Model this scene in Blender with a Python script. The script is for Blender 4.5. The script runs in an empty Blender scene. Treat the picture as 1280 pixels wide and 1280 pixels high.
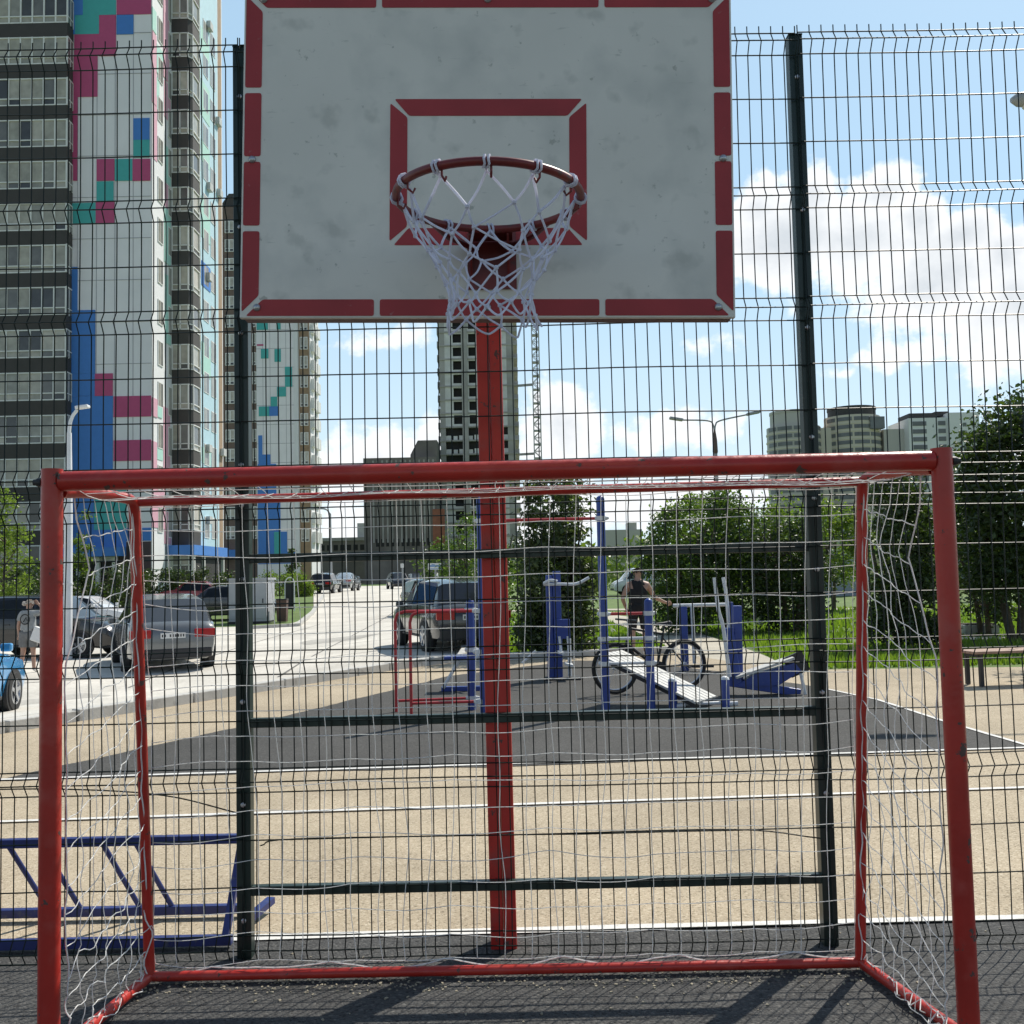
import bpy, math, random
from mathutils import Vector, Matrix, Quaternion, noise as mnoise
random.seed(7)
sc = bpy.context.scene
col = sc.collection
V = Vector
R = math.radians

# ------------------------------------------------------------------ camera model
FPX, PITCH, ROLL, EYE = 1280.0, R(3.58), R(1.25), 1.6
def ray(px, py):
    a, b = px - 640.0, 640.0 - py
    x = a*math.cos(ROLL) + b*math.sin(ROLL)
    y = -a*math.sin(ROLL) + b*math.cos(ROLL)
    c, s = math.cos(PITCH), math.sin(PITCH)
    return V((x, FPX*c - y*s, FPX*s + y*c))
def at(px, py, Y):
    d = ray(px, py); return V((0, 0, EYE)) + d*(Y/d.y)
def atx(px, py, X):
    d = ray(px, py); return V((0, 0, EYE)) + d*(X/d.x)
def gr(px, py, z=0.0):
    d = ray(px, py); return V((0, 0, EYE)) + d*((z-EYE)/d.z)

cam_d = bpy.data.cameras.new('camera'); cam = bpy.data.objects.new('camera', cam_d); col.objects.link(cam)
cam_d.sensor_fit = 'HORIZONTAL'; cam_d.sensor_width = 36; cam_d.lens = 36*FPX/1280
cam_d.clip_start = 0.05; cam_d.clip_end = 6000
cam.matrix_world = Matrix.Translation((0, 0, EYE)) @ Matrix.Rotation(R(90)+PITCH, 4, 'X') @ Matrix.Rotation(-ROLL, 4, 'Z')
sc.camera = cam

# ------------------------------------------------------------------ scene helpers
def tag(o, label=None, cat=None, group=None, kind=None):
    if label: o['label'] = label
    if cat: o['category'] = cat
    if group: o['group'] = group
    if kind: o['kind'] = kind
    return o
def thing(name, label, cat, loc=(0, 0, 0), rz=0.0, group=None):
    o = bpy.data.objects.new(name, None); col.objects.link(o)
    o.empty_display_size = 0.1
    o.location = loc; o.rotation_euler = (0, 0, rz)
    return tag(o, label, cat, group)
def copy_tree(o, parent=None):
    c = o.copy(); col.objects.link(c)
    if parent is not None:
        c.parent = parent; c.matrix_parent_inverse = o.matrix_parent_inverse.copy()
    for ch in list(o.children): copy_tree(ch, c)
    return c

class MB:
    def __init__(s): s.v = []; s.f = []
    def add(s, vs, fs):
        o = len(s.v); s.v += [tuple(v) for v in vs]; s.f += [tuple(i+o for i in f) for f in fs]; return s
    def box(s, c, d, rot=None):
        hx, hy, hz = d[0]/2, d[1]/2, d[2]/2
        ps = [V((x, y, z)) for z in (-hz, hz) for y in (-hy, hy) for x in (-hx, hx)]
        if rot is not None: ps = [rot @ p for p in ps]
        c = V(c)
        return s.add([p+c for p in ps], [(0,2,3,1),(4,5,7,6),(0,1,5,4),(2,6,7,3),(0,4,6,2),(1,3,7,5)])
    def bb(s, x0, x1, y0, y1, z0, z1):
        return s.box(((x0+x1)/2, (y0+y1)/2, (z0+z1)/2), (abs(x1-x0), abs(y1-y0), abs(z1-z0)))
    def quad(s, *p): return s.add(p, [tuple(range(len(p)))])
    def bar(s, a, b, w, h, up=(0, 0, 1)):
        a, b = V(a), V(b); d = (b-a); L = d.length; d.normalize(); up = V(up)
        sd = d.cross(up)
        if sd.length < 1e-4: sd = d.cross(V((0, 1, 0)))
        sd.normalize(); u = sd.cross(d)
        rot = Matrix((d, sd, u)).transposed()
        return s.box((a+b)/2, (L, w, h), rot)
    def tube(s, pts, r, n=8, caps=True, closed=False):
        pts = [V(p) for p in pts]; m = len(pts)
        rs = r if isinstance(r, (list, tuple)) else [r]*m
        T = []
        for i in range(m):
            if closed: t = pts[(i+1) % m] - pts[i-1]
            else: t = pts[min(i+1, m-1)] - pts[max(i-1, 0)]
            if t.length < 1e-9: t = V((0, 0, 1))
            T.append(t.normalized())
        up = V((0, 0, 1)) if abs(T[0].z) < .9 else V((1, 0, 0))
        nrm = (up - T[0]*up.dot(T[0])).normalized()
        vs = []
        for i in range(m):
            nrm = nrm - T[i]*nrm.dot(T[i])
            if nrm.length < 1e-6: nrm = T[i].orthogonal()
            nrm.normalize(); bn = T[i].cross(nrm)
            for k in range(n):
                a = 2*math.pi*k/n
                vs.append(pts[i] + (nrm*math.cos(a) + bn*math.sin(a))*rs[i])
        fs = []
        for i in range(m if closed else m-1):
            j = (i+1) % m
            for k in range(n):
                l = (k+1) % n
                fs.append((i*n+k, i*n+l, j*n+l, j*n+k))
        if caps and not closed:
            fs.append(tuple(range(n-1, -1, -1))); fs.append(tuple((m-1)*n+k for k in range(n)))
        return s.add(vs, fs)
    def lathe(s, prof, c=(0, 0, 0), axis=(0, 0, 1), n=20):
        ax = V(axis).normalized(); u = ax.orthogonal().normalized(); w = ax.cross(u); c = V(c)
        vs = []
        for (r, h) in prof:
            for k in range(n):
                a = 2*math.pi*k/n
                vs.append(c + ax*h + (u*math.cos(a)+w*math.sin(a))*r)
        fs = []
        for i in range(len(prof)-1):
            for k in range(n):
                l = (k+1) % n
                fs.append((i*n+k, i*n+l, (i+1)*n+l, (i+1)*n+k))
        fs.append(tuple(range(n-1, -1, -1))); fs.append(tuple((len(prof)-1)*n+k for k in range(n)))
        return s.add(vs, fs)
    def prism(s, poly, o, ux, uy, th):
        """poly (2-D, CCW seen against the extrusion) in the plane o+ux,uy, extruded by th along ux x uy"""
        o, ux, uy = V(o), V(ux), V(uy); nn = ux.cross(uy).normalized()*th
        m = len(poly)
        vs = [o+ux*a+uy*b for a, b in poly]; vs += [p+nn for p in vs]
        fs = [tuple(range(m-1, -1, -1)), tuple(range(m, 2*m))] + [(i, (i+1) % m, m+(i+1) % m, m+i) for i in range(m)]
        return s.add(vs, fs)
    def build(s, name, m, parent=None, smooth=False, bevel=0.0, angle=40):
        me = bpy.data.meshes.new(name); me.from_pydata(s.v, [], s.f); me.update()
        if m: me.materials.append(m)
        if smooth:
            me.polygons.foreach_set('use_smooth', [True]*len(me.polygons))
            me.set_sharp_from_angle(angle=R(angle))
        o = bpy.data.objects.new(name, me); col.objects.link(o)
        if parent is not None:
            o.parent = parent
            if parent.parent is None: o.matrix_parent_inverse = parent.matrix_basis.inverted()
        if bevel:
            b = o.modifiers.new('bevel', 'BEVEL'); b.width = bevel; b.segments = 2; b.limit_method = 'ANGLE'
        return o

def curve(pts, n=8):
    """Catmull-Rom through the points"""
    pts = [V(p) for p in pts]; out = []
    P = [pts[0]*2-pts[1]] + pts + [pts[-1]*2-pts[-2]]
    for i in range(1, len(P)-2):
        a, b, c, d = P[i-1], P[i], P[i+1], P[i+2]
        for k in range(n):
            t = k/n
            out.append(.5*((2*b) + (c-a)*t + (2*a-5*b+4*c-d)*t*t + (3*b-a-3*c+d)*t**3))
    out.append(pts[-1]); return out
def wob(p, s=1.0, k=0): return mnoise.noise(V((p[0]*s+k*13.7, p[1]*s-k*7.1, p[2]*s+k*3.3)))

# ------------------------------------------------------------------ materials
def mat(name, c, rough=.6, metal=0.0, var=.12, scale=3.0, c2=None, f2=(.55, .7), s2=8.0, bump=0.0, bscale=60.0, spec=.5, coat=0.0, detail=6, c3=None, f3=(.60, .63), s3=30.0, a3=1.0):
    m = bpy.data.materials.new(name); m.use_nodes = True
    nt = m.node_tree; N = nt.nodes; Lk = nt.links; b = N['Principled BSDF']
    b.inputs['Roughness'].default_value = rough; b.inputs['Metallic'].default_value = metal
    b.inputs['Specular IOR Level'].default_value = spec
    if coat: b.inputs['Coat Weight'].default_value = coat; b.inputs['Coat Roughness'].default_value = .05
    geo = N.new('ShaderNodeNewGeometry')
    n1 = N.new('ShaderNodeTexNoise'); n1.inputs['Scale'].default_value = scale; n1.inputs['Detail'].default_value = detail
    Lk.new(geo.outputs['Position'], n1.inputs['Vector'])
    mr = N.new('ShaderNodeMapRange'); mr.inputs[1].default_value = .25; mr.inputs[2].default_value = .75
    mr.inputs[3].default_value = 1-var; mr.inputs[4].default_value = 1+var
    Lk.new(n1.outputs['Fac'], mr.inputs[0])
    mul = N.new('ShaderNodeVectorMath'); mul.operation = 'SCALE'; mul.inputs[0].default_value = c[:3]
    Lk.new(mr.outputs[0], mul.inputs['Scale'])
    out = mul.outputs[0]
    if c2:
        n2 = N.new('ShaderNodeTexNoise'); n2.inputs['Scale'].default_value = s2; n2.inputs['Detail'].default_value = 8
        Lk.new(geo.outputs['Position'], n2.inputs['Vector'])
        m2 = N.new('ShaderNodeMapRange'); m2.inputs[1].default_value = f2[0]; m2.inputs[2].default_value = f2[1]
        Lk.new(n2.outputs['Fac'], m2.inputs[0])
        mx = N.new('ShaderNodeMix'); mx.data_type = 'RGBA'
        Lk.new(m2.outputs[0], mx.inputs[0]); Lk.new(out, mx.inputs[6]); mx.inputs[7].default_value = (*c2[:3], 1)
        out = mx.outputs[2]
    if c3:
        n4 = N.new('ShaderNodeTexNoise'); n4.inputs['Scale'].default_value = s3; n4.inputs['Detail'].default_value = 5; n4.inputs['Roughness'].default_value = .62
        Lk.new(geo.outputs['Position'], n4.inputs['Vector'])
        m4 = N.new('ShaderNodeMapRange'); m4.inputs[1].default_value = f3[0]; m4.inputs[2].default_value = f3[1]; m4.inputs[4].default_value = a3
        Lk.new(n4.outputs['Fac'], m4.inputs[0])
        mx4 = N.new('ShaderNodeMix'); mx4.data_type = 'RGBA'
        Lk.new(m4.outputs[0], mx4.inputs[0]); Lk.new(out, mx4.inputs[6]); mx4.inputs[7].default_value = (*c3[:3], 1)
        out = mx4.outputs[2]
        ra = N.new('ShaderNodeMapRange'); ra.inputs[3].default_value = rough; ra.inputs[4].default_value = min(1, rough+.35); Lk.new(m4.outputs[0], ra.inputs[0]); Lk.new(ra.outputs[0], b.inputs['Roughness'])
    Lk.new(out, b.inputs['Base Color'])
    if bump:
        n3 = N.new('ShaderNodeTexNoise'); n3.inputs['Scale'].default_value = bscale; n3.inputs['Detail'].default_value = 4
        Lk.new(geo.outputs['Position'], n3.inputs['Vector'])
        bp = N.new('ShaderNodeBump'); bp.inputs['Strength'].default_value = bump; bp.inputs['Distance'].default_value = .01
        Lk.new(n3.outputs['Fac'], bp.inputs['Height']); Lk.new(bp.outputs[0], b.inputs['Normal'])
    return m
def granular(name, ca, cb, cc, scale, big=.6, bump=.5, rough=.9, bigvar=.22):
    """crumb surface: three colours of crumbs, patchy wear on top"""
    m = bpy.data.materials.new(name); m.use_nodes = True
    nt = m.node_tree; N = nt.nodes; Lk = nt.links; b = N['Principled BSDF']
    b.inputs['Roughness'].default_value = rough; b.inputs['Specular IOR Level'].default_value = .25
    geo = N.new('ShaderNodeNewGeometry')
    vo = N.new('ShaderNodeTexVoronoi'); vo.inputs['Scale'].default_value = scale
    Lk.new(geo.outputs['Position'], vo.inputs['Vector'])
    sep = N.new('ShaderNodeSeparateColor'); Lk.new(vo.outputs['Color'], sep.inputs[0])
    rp = N.new('ShaderNodeValToRGB'); e = rp.color_ramp.elements
    e[0].position = 0; e[0].color = (*cb, 1); e[1].position = 1; e[1].color = (*cc, 1)
    x = e.new(.22); x.color = (*ca, 1); x = e.new(.8); x.color = (*ca, 1)
    Lk.new(sep.outputs[0], rp.inputs[0])
    n1 = N.new('ShaderNodeTexNoise'); n1.inputs['Scale'].default_value = big; n1.inputs['Detail'].default_value = 9; n1.inputs['Roughness'].default_value = .65
    Lk.new(geo.outputs['Position'], n1.inputs['Vector'])
    mr = N.new('ShaderNodeMapRange'); mr.inputs[1].default_value = .3; mr.inputs[2].default_value = .7
    mr.inputs[3].default_value = 1-bigvar; mr.inputs[4].default_value = 1+bigvar
    Lk.new(n1.outputs['Fac'], mr.inputs[0])
    mul = N.new('ShaderNodeVectorMath'); mul.operation = 'SCALE'
    Lk.new(rp.outputs[0], mul.inputs[0]); Lk.new(mr.outputs[0], mul.inputs['Scale'])
    Lk.new(mul.outputs[0], b.inputs['Base Color'])
    if bump:
        bp = N.new('ShaderNodeBump'); bp.inputs['Strength'].default_value = bump; bp.inputs['Distance'].default_value = .006
        Lk.new(vo.outputs['Distance'], bp.inputs['Height']); bp.invert = True
        Lk.new(bp.outputs[0], b.inputs['Normal'])
    return m
def leafmat(name, c, c2, trans=.45):
    m = bpy.data.materials.new(name); m.use_nodes = True
    nt = m.node_tree; N = nt.nodes; Lk = nt.links
    b = N['Principled BSDF']; b.inputs['Roughness'].default_value = .42; b.inputs['Specular IOR Level'].default_value = .5
    geo = N.new('ShaderNodeNewGeometry'); mx = N.new('ShaderNodeMix'); mx.data_type = 'RGBA'
    Lk.new(geo.outputs['Random Per Island'], mx.inputs[0])
    mx.inputs[6].default_value = (*c, 1); mx.inputs[7].default_value = (*c2, 1)
    Lk.new(mx.outputs[2], b.inputs['Base Color'])
    tr = N.new('ShaderNodeBsdfTranslucent')
    sc_ = N.new('ShaderNodeVectorMath'); sc_.operation = 'MULTIPLY'; sc_.inputs[1].default_value = (1.7, 1.9, .6)
    Lk.new(mx.outputs[2], sc_.inputs[0]); Lk.new(sc_.outputs[0], tr.inputs['Color'])
    ms = N.new('ShaderNodeMixShader'); ms.inputs[0].default_value = trans
    Lk.new(b.outputs[0], ms.inputs[1]); Lk.new(tr.outputs[0], ms.inputs[2])
    Lk.new(ms.outputs[0], N['Material Output'].inputs['Surface'])
    return m
def glassmat(name, c, rough=.06):
    return mat(name, c, rough=rough, var=.5, scale=.8, spec=.8)

def ropemat(name, c):
    m = mat(name, c, .75, var=.10, scale=30); nt = m.node_tree; N = nt.nodes; Lk = nt.links
    t = N.new('ShaderNodeBsdfTranslucent'); t.inputs['Color'].default_value = (*c, 1)
    x = N.new('ShaderNodeMixShader'); x.inputs[0].default_value = .40
    Lk.new(N['Principled BSDF'].outputs[0], x.inputs[1]); Lk.new(t.outputs[0], x.inputs[2]); Lk.new(x.outputs[0], N['Material Output'].inputs['Surface'])
    return m
M = {}
M['red'] = mat('red paint', (.42, .025, .016), .34, var=.20, scale=5, c2=(.44, .06, .045), f2=(.52, .70), s2=7, c3=(.10, .055, .045), f3=(.645, .655), s3=21, bump=.12, bscale=45)
M['redpole'] = mat('red pole paint', (.50, .027, .018), .45, var=.16, scale=4, c2=(.38, .045, .035), f2=(.55, .7), s2=9, c3=(.12, .06, .05), f3=(.65, .66), s3=21, bump=.1, bscale=60)
M['rim'] = mat('rim paint', (.17, .016, .014), .4, var=.25, scale=12, c2=(.10, .03, .025), f2=(.58, .66), s2=30)
M['redmark'] = mat('red board paint', (.36, .034, .038), .6, var=.14, scale=7, c2=(.36, .12, .12), f2=(.66, .74), s2=40)
M['green'] = mat('green fence paint', (.008, .024, .019), .38, var=.25, scale=8, c2=(.03, .045, .04), f2=(.66, .74), s2=30)
M['wire'] = mat('fence wire', (.007, .014, .012), .45, var=.2, scale=10, spec=.22)
M['rope'] = ropemat('white net cord', (.86, .86, .84))
M['hoopnet'] = ropemat('hoop net cord', (.80, .81, .90))
M['steel'] = mat('zinc steel', (.45, .46, .47), .35, metal=.8, var=.2, scale=40)
M['blackrub'] = mat('black plastic', (.015, .015, .016), .5, var=.2)
M['blue'] = mat('blue paint', (.022, .055, .26), .38, var=.2, scale=6, c2=(.06, .09, .2), f2=(.64, .72), s2=24)
M['rackblue'] = mat('rack paint', (.018, .032, .15), .4, var=.25, scale=8, c2=(.07, .08, .12), f2=(.6, .7), s2=30)
M['redgym'] = mat('gym red paint', (.42, .03, .035), .4, var=.15, scale=6)
M['whitegym'] = mat('grey white paint', (.62, .64, .65), .4, var=.12, scale=9, c2=(.3, .3, .3), f2=(.66, .74), s2=30)
M['plank'] = mat('grey plank', (.50, .50, .47), .7, var=.2, scale=14)
M['tyre'] = mat('tyre rubber', (.018, .018, .018), .8, var=.2)
M['alloy'] = mat('alloy', (.5, .51, .53), .3, metal=.85, var=.15)
M['carglass'] = mat('car glass', (.012, .015, .018), .05, var=.3, spec=.3)
M['plate'] = mat('plate', (.7, .7, .68), .5)
M['tail'] = mat('tail light red', (.35, .012, .014), .15, var=.1)
M['headl'] = mat('headlight', (.65, .67, .7), .1, metal=.4)
M['darktrim'] = mat('dark trim', (.022, .022, .024), .55)

M['tan'] = granular('tan rubber crumb', (.395, .327, .232), (.18, .146, .098), (.54, .47, .355), 115, big=.55, bump=.5, bigvar=.20)
M['dark'] = granular('dark rubber crumb', (.064, .062, .058), (.03, .029, .028), (.108, .106, .10), 90, big=.8, bump=.5, bigvar=.16)
M['court'] = granular('court rubber', (.062, .062, .061), (.026, .026, .026), (.115, .112, .105), 85, big=1.1, bump=.9, bigvar=.25)
M['line'] = mat('white line paint', (.62, .61, .58), .8, var=.1, scale=20, c2=(.42, .39, .33), f2=(.58, .7), s2=55)
M['road'] = granular('pale concrete road', (.56, .53, .47), (.48, .45, .39), (.63, .60, .54), 22, big=.35, bump=.15, bigvar=.20)
M['path'] = granular('pale path', (.44, .405, .33), (.38, .34, .27), (.50, .47, .40), 40, big=.5, bump=.2, bigvar=.14)
M['kerb'] = mat('concrete kerb', (.46, .45, .42), .85, var=.18, scale=2.5, c2=(.30, .29, .27), f2=(.58, .7), s2=6, bump=.3, bscale=50)
M['soil'] = mat('grassy soil', (.10, .16, .035), .95, var=.35, scale=1.6, c2=(.17, .15, .07), f2=(.58, .7), s2=2.4, bump=.6, bscale=30)
M['grass'] = leafmat('grass blades', (.10, .17, .025), (.20, .27, .05), .4)
M['debris'] = mat('dry crumbs', (.30, .265, .195), .9, var=.4, scale=60)
M['pole_white'] = mat('white lamp paint', (.72, .73, .74), .4, var=.06)
M['lamp_grey'] = mat('grey lamp metal', (.33, .34, .35), .45, var=.1)
M['lamp_brown'] = mat('rusty lamp column', (.12, .075, .06), .6, var=.2)
M['bark'] = mat('bark', (.09, .07, .05), .9, var=.35, scale=12, bump=.8, bscale=40)
M['skin'] = mat('skin', (.40, .24, .175), .55, var=.06)
M['blackcloth'] = mat('black cloth', (.012, .012, .014), .9, var=.3, scale=20)
M['maroon'] = mat('dark maroon steel', (.055, .011, .011), .5, var=.15)
M['greycloth'] = mat('grey cloth', (.30, .31, .31), .9, var=.18, scale=20)
M['hair'] = mat('brown hair', (.05, .035, .025), .6, var=.3, scale=50)
M['hairfair'] = mat('fair hair', (.50, .45, .40), .6, var=.25, scale=50)
M['bag'] = mat('white bag', (.72, .71, .69), .7, var=.08)
M['wood'] = mat('bench wood', (.30, .19, .14), .7, var=.3, scale=9)
# ------------------------------------------------------------------ terrain
KB = [(-16.0,-12.0),(-8.6,5.0),(-5.72,11.47),(-4.0,14.75),(-2.3,18.08),(-1.3,19.5),(-1.1,21.0),(-1.5,30),(-3,50),(-5,85),(-7,112),(-9,150),(-12,220)]
def xr(Y):
    for (x0, y0), (x1, y1) in zip(KB, KB[1:]):
        if Y <= y1: return x0+(x1-x0)*(Y-y0)/(y1-y0)
    return KB[-1][0]
def sst(a, b, x):
    t = min(1, max(0, (x-a)/(b-a))); return t*t*(3-2*t)
def h(X, Y):
    s = xr(Y) - X
    lo = -.10*sst(-.02, .1, s)*(1-sst(18.5, 24, Y)) - .32*sst(.3, 6, s)*(1-sst(40, 70, Y))
    up = .6*sst(42, 88, Y)*(1-sst(-2, 8, X-xr(Y)))
    return lo + up
def grh(px, py):
    z = 0.0
    for _ in range(40):
        p = gr(px, py, z); z = .6*z + .4*h(p.x, p.y)
    return V((p.x, p.y, h(p.x, p.y)))

# ground: one sheet to the horizon
xs = sorted(set([-1500,-900,-500,-260,-150,-100,-70,-50,-40]+[x*1.0 for x in range(-32, 33)]+[40,50,70,100,150,260,500,900,1500]))
ys = sorted(set([-300,-120,-60,-30,-15,-8]+[y*1.0 for y in range(-4, 60)]+list(range(60, 160, 4))+[170,200,260,340,450,700,1200,2500]))
g = MB()
g.v = [(x, y, h(x, y)-.03-(.35*sst(-3,1,xr(y)-x-.5)*0)) for y in ys for x in xs]
nx = len(xs)
g.f = [(j*nx+i, j*nx+i+1, (j+1)*nx+i+1, (j+1)*nx+i) for j in range(len(ys)-1) for i in range(nx-1)]
tag(g.build('ground', M['soil'], smooth=True), kind='structure')
def sheet(name, poly, z, m, rag=0):
    out = []
    for (xa, ya), (xb_, yb_) in zip(poly, poly[1:]+poly[:1]):
        n = max(1, int(math.dist((xa, ya), (xb_, yb_))/.12)) if rag else 1
        for i in range(n):
            x, y = xa+(xb_-xa)*i/n, ya+(yb_-ya)*i/n
            out.append((x+rag*(wob((x, y, 0), 1.7)+.6*wob((x, y, 1), 6)), y+rag*(wob((x, y, 4), 1.9)+.6*wob((x, y, 5), 6)), z))
    b = MB(); b.quad(*out); return tag(b.build(name, m), kind='structure')
sheet('court_surface', [(-14,-14),(14,-14),(14,4.95),(2.28,4.76),(-1.19,4.72),(-8.6,4.63),(-9.6,2.5)], .0, M['court'])
tanp = [(-8.6,4.6),(-1.19,4.70),(2.28,4.73),(14,4.9),(14,16.0),(9.2,16.2),(4.4,16.6),(3.2,20.6),(0.87,20.0),(-1.25,19.5),(-2.26,18.05),(-3.96,14.72),(-5.68,11.45),(-8.56,5.0)]
sheet('crumb_rubber_pitch', tanp, -.006, M['tan'])
darkp = [(-4.36,8.62),(0,8.78),(4.52,9.1),(4.44,10.8),(4.4,12.6),(4.15,14.0),(3.3,16.6),(1.9,19.0),(1.14,19.3),(-.06,18.0),(-1.1,16.8),(-1.87,14.64),(-3.07,11.5)]
sheet('exercise_pad', darkp, -.001, M['dark'], .045)
def stripe(name, a, b, w, z=.005):
    a, b = V((*a, 0)), V((*b, 0)); d = (b-a).normalized(); n = V((-d.y, d.x, 0))*w/2; n2 = 24
    m = MB(); L = []; Rr = []
    for i in range(n2+1):
        p = a.lerp(b, i/n2); k = 1+.25*wob(p, 3); L.append((p+n*k+V((0,0,z)))); Rr.append((p-n*(1+.25*wob(p, 3.3, 2))+V((0,0,z))))
    m.v = [tuple(p) for p in L+Rr]; m.f = [(i, i+n2+1, i+n2+2, i+1) for i in range(n2)]
    return tag(m.build(name, M['line']), kind='structure')
stripe('pitch_marking', (-7.6,6.9), (9,7.76), .055)
stripe('pitch_marking', (-8.5,4.60), (-1.19,4.715), .07, .006); stripe('pitch_marking', (-1.19,4.715), (9,4.84), .07, .006)
stripe('pitch_marking', (-6.5,8.53), (4.55,9.1), .06); stripe('pitch_marking', (4.53,9.1), (4.43,10.8), .05)
stripe('pitch_marking', (4.43,10.8), (4.4,12.6), .05); stripe('pitch_marking', (4.4,12.6), (4.1,14.1), .05)
# road on the left, following the dip of the land
rb = MB(); rows = [y*.5 for y in range(-16, 64)]+[32+2*k for k in range(0, 60)]
offs = [0,.06,.3,.8,1.5,2.5,3.5,4.5,6,8,11,15,20,26,34]
lim = lambda Y: -60 if Y < 44 else -max(9.9, .195*Y)
for Y in rows:
    x0 = xr(Y)
    for o in offs:
        X = max(x0-o, lim(Y)) ; X = min(X, x0-o*1e-3)
        rb.v.append((X, Y, h(X-.06 if o == 0 else X, Y)+.004))
n_ = len(offs)
rb.f = [(j*n_+i+1, j*n_+i, (j+1)*n_+i, (j+1)*n_+i+1) for j in range(len(rows)-1) for i in range(n_-1)]
tag(rb.build('road', M['road'], smooth=True), kind='structure')
def ground_line(name, pts, w_, m_):
    b_ = MB(); P = [p for p in curve([(x, y, 0) for x, y in pts], 8)]
    for i, p in enumerate(P):
        d = (P[min(i+1, len(P)-1)]-P[max(i-1, 0)]).normalized(); n = V((-d.y, d.x, 0))*w_*.5*(1+.5*wob(p, 2.1))
        for q in (p+n, p-n): b_.v.append((q.x, q.y, h(q.x, q.y)+.010))
    b_.f = [(2*i, 2*i+1, 2*i+3, 2*i+2) for i in range(len(P)-1)]
    return tag(b_.build(name, m_), kind='structure')
M['tar'] = mat('tar seam', (.16, .155, .145), .9, var=.3, scale=5)
for a, b_ in (((-9, 13), (-3.2, 19.3)), ((-12, 20.5), (-3, 24)), ((-14, 27), (-3, 28.5)), ((-18, 36), (-3.5, 37)), ((-10, 46), (-4, 45)), ((-7.5, 20), (-8.4, 46)), ((-4.6, 20), (-6.3, 60))):
    mid = ((a[0]+b_[0])/2+random.uniform(-.3, .3), (a[1]+b_[1])/2+random.uniform(-.2, .2)); ground_line('road_joint', [a, mid, b_], .045, M['tar'])
M['patch'] = granular('patched paving', (.40, .38, .34), (.33, .31, .28), (.47, .45, .41), 26, big=.6, bump=.15, bigvar=.2)
ground_line('road_patch', [(-6.5, 31), (-5.4, 31.4), (-4.4, 31.2)], 2.2, M['patch']); ground_line('road_patch', [(-9.5, 17.6), (-8.4, 18), (-7.6, 18.9)], 1.1, M['patch'])
kb = MB()
def kerbline(mb, pts, w=.14, hh=.13, z0=None):
    for (a, b) in zip(pts, pts[1:]):
        L = math.dist(a, b); n = max(1, round(L/1.0))
        for i in range(n):
            p, q = V((*a, 0)).lerp(V((*b, 0)), i/n), V((*a, 0)).lerp(V((*b, 0)), (i+1)/n-.008)
            zz = (z0 if z0 is not None else 0)+random.uniform(-.006, .006)
            mb.bar((p.x, p.y, zz+hh/2-.06), (q.x, q.y, zz+hh/2-.06), w, hh+.12)
kerbline(kb, [(x+.05, y) for x, y in KB[1:6]])
kerbline(kb, [(-1.22,19.55),(.87,20.06),(3.2,20.7)])
kerbline(kb, [(-1.05,19.8),(-1.05,21.5),(-1.5,30),(-2.9,48)])
tag(kb.build('kerb', M['kerb'], bevel=.012), kind='structure')
k2 = MB()
for a, b in zip([(300,787),(372,783),(391,767),(400,752)], [(372,783),(391,767),(400,752),(404,746)]):
    p, q = grh(*a), grh(*b); k2.bar(p+V((0,0,.05)), q+V((0,0,.05)), .2, .16)
tag(k2.build('island_kerb', M['kerb']), kind='structure')
# footpaths through the grass on the right
def path(name, pts, w, z=-.008, m='path'):
    b = MB(); L = []; Q = []
    P = curve([(x, y, z) for x, y in pts], 6)
    for i, p in enumerate(P):
        d = (P[min(i+1, len(P)-1)]-P[max(i-1, 0)]).normalized(); n = V((-d.y, d.x, 0))*w/2
        L.append(p+n); Q.append(p-n)
    n = len(P); b.v = [tuple(p) for p in L+Q]; b.f = [(i, i+n, i+n+1, i+1) for i in range(n-1)]
    return tag(b.build(name, M[m]), kind='structure')
path('footpath', [(3.7,16.6),(4.0,20),(4.1,26),(4.0,34),(3.0,42)], 1.5)
path('footpath', [(-1,48),(6,46),(16,40),(34,33)], 1.8, -.010)
path('pavement', [(1.2,20.6),(3.2,21.4),(4.2,22.0)], 1.4, -.012)
path('pavement', [(8.2,23.5),(16,21.8),(28,20.0)], 1.0, -.011)

# grass blades: one object nobody could count
gb = MB(); rg = random.Random(3)
def onpath(x, y):
    if y < 16.9 and x > 3.0: return True
    if abs(x-(3.7+.4*sst(16.6, 22, y))) < .85 and y < 40: return True
    yy = 23.5-(x-8.2)*.19
    return x > 7.5 and abs(y-yy) < .6
nb = 0
while nb < 26000:
    y = 16.4 + 26*rg.random()**1.8; x = rg.uniform(-1.0, min(22, y*.6+1))
    if y < 20.9 and x < 3.4: continue
    if onpath(x, y): continue
    hgt = rg.uniform(.04, .12)*(1+.5*wob((x, y, 0), .6)); a = rg.uniform(0, 6.28); w = .012+.0008*y
    dx, dy = math.cos(a)*w, math.sin(a)*w; lx, ly = rg.uniform(-.04, .04), rg.uniform(-.04, .04)
    i = len(gb.v); gb.v += [(x-dx, y-dy, -.03), (x+dx, y+dy, -.03), (x+lx, y+ly, hgt)]; gb.f.append((i, i+1, i+2)); nb += 1
tag(gb.build('grass', M['grass']), kind='stuff')
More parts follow.
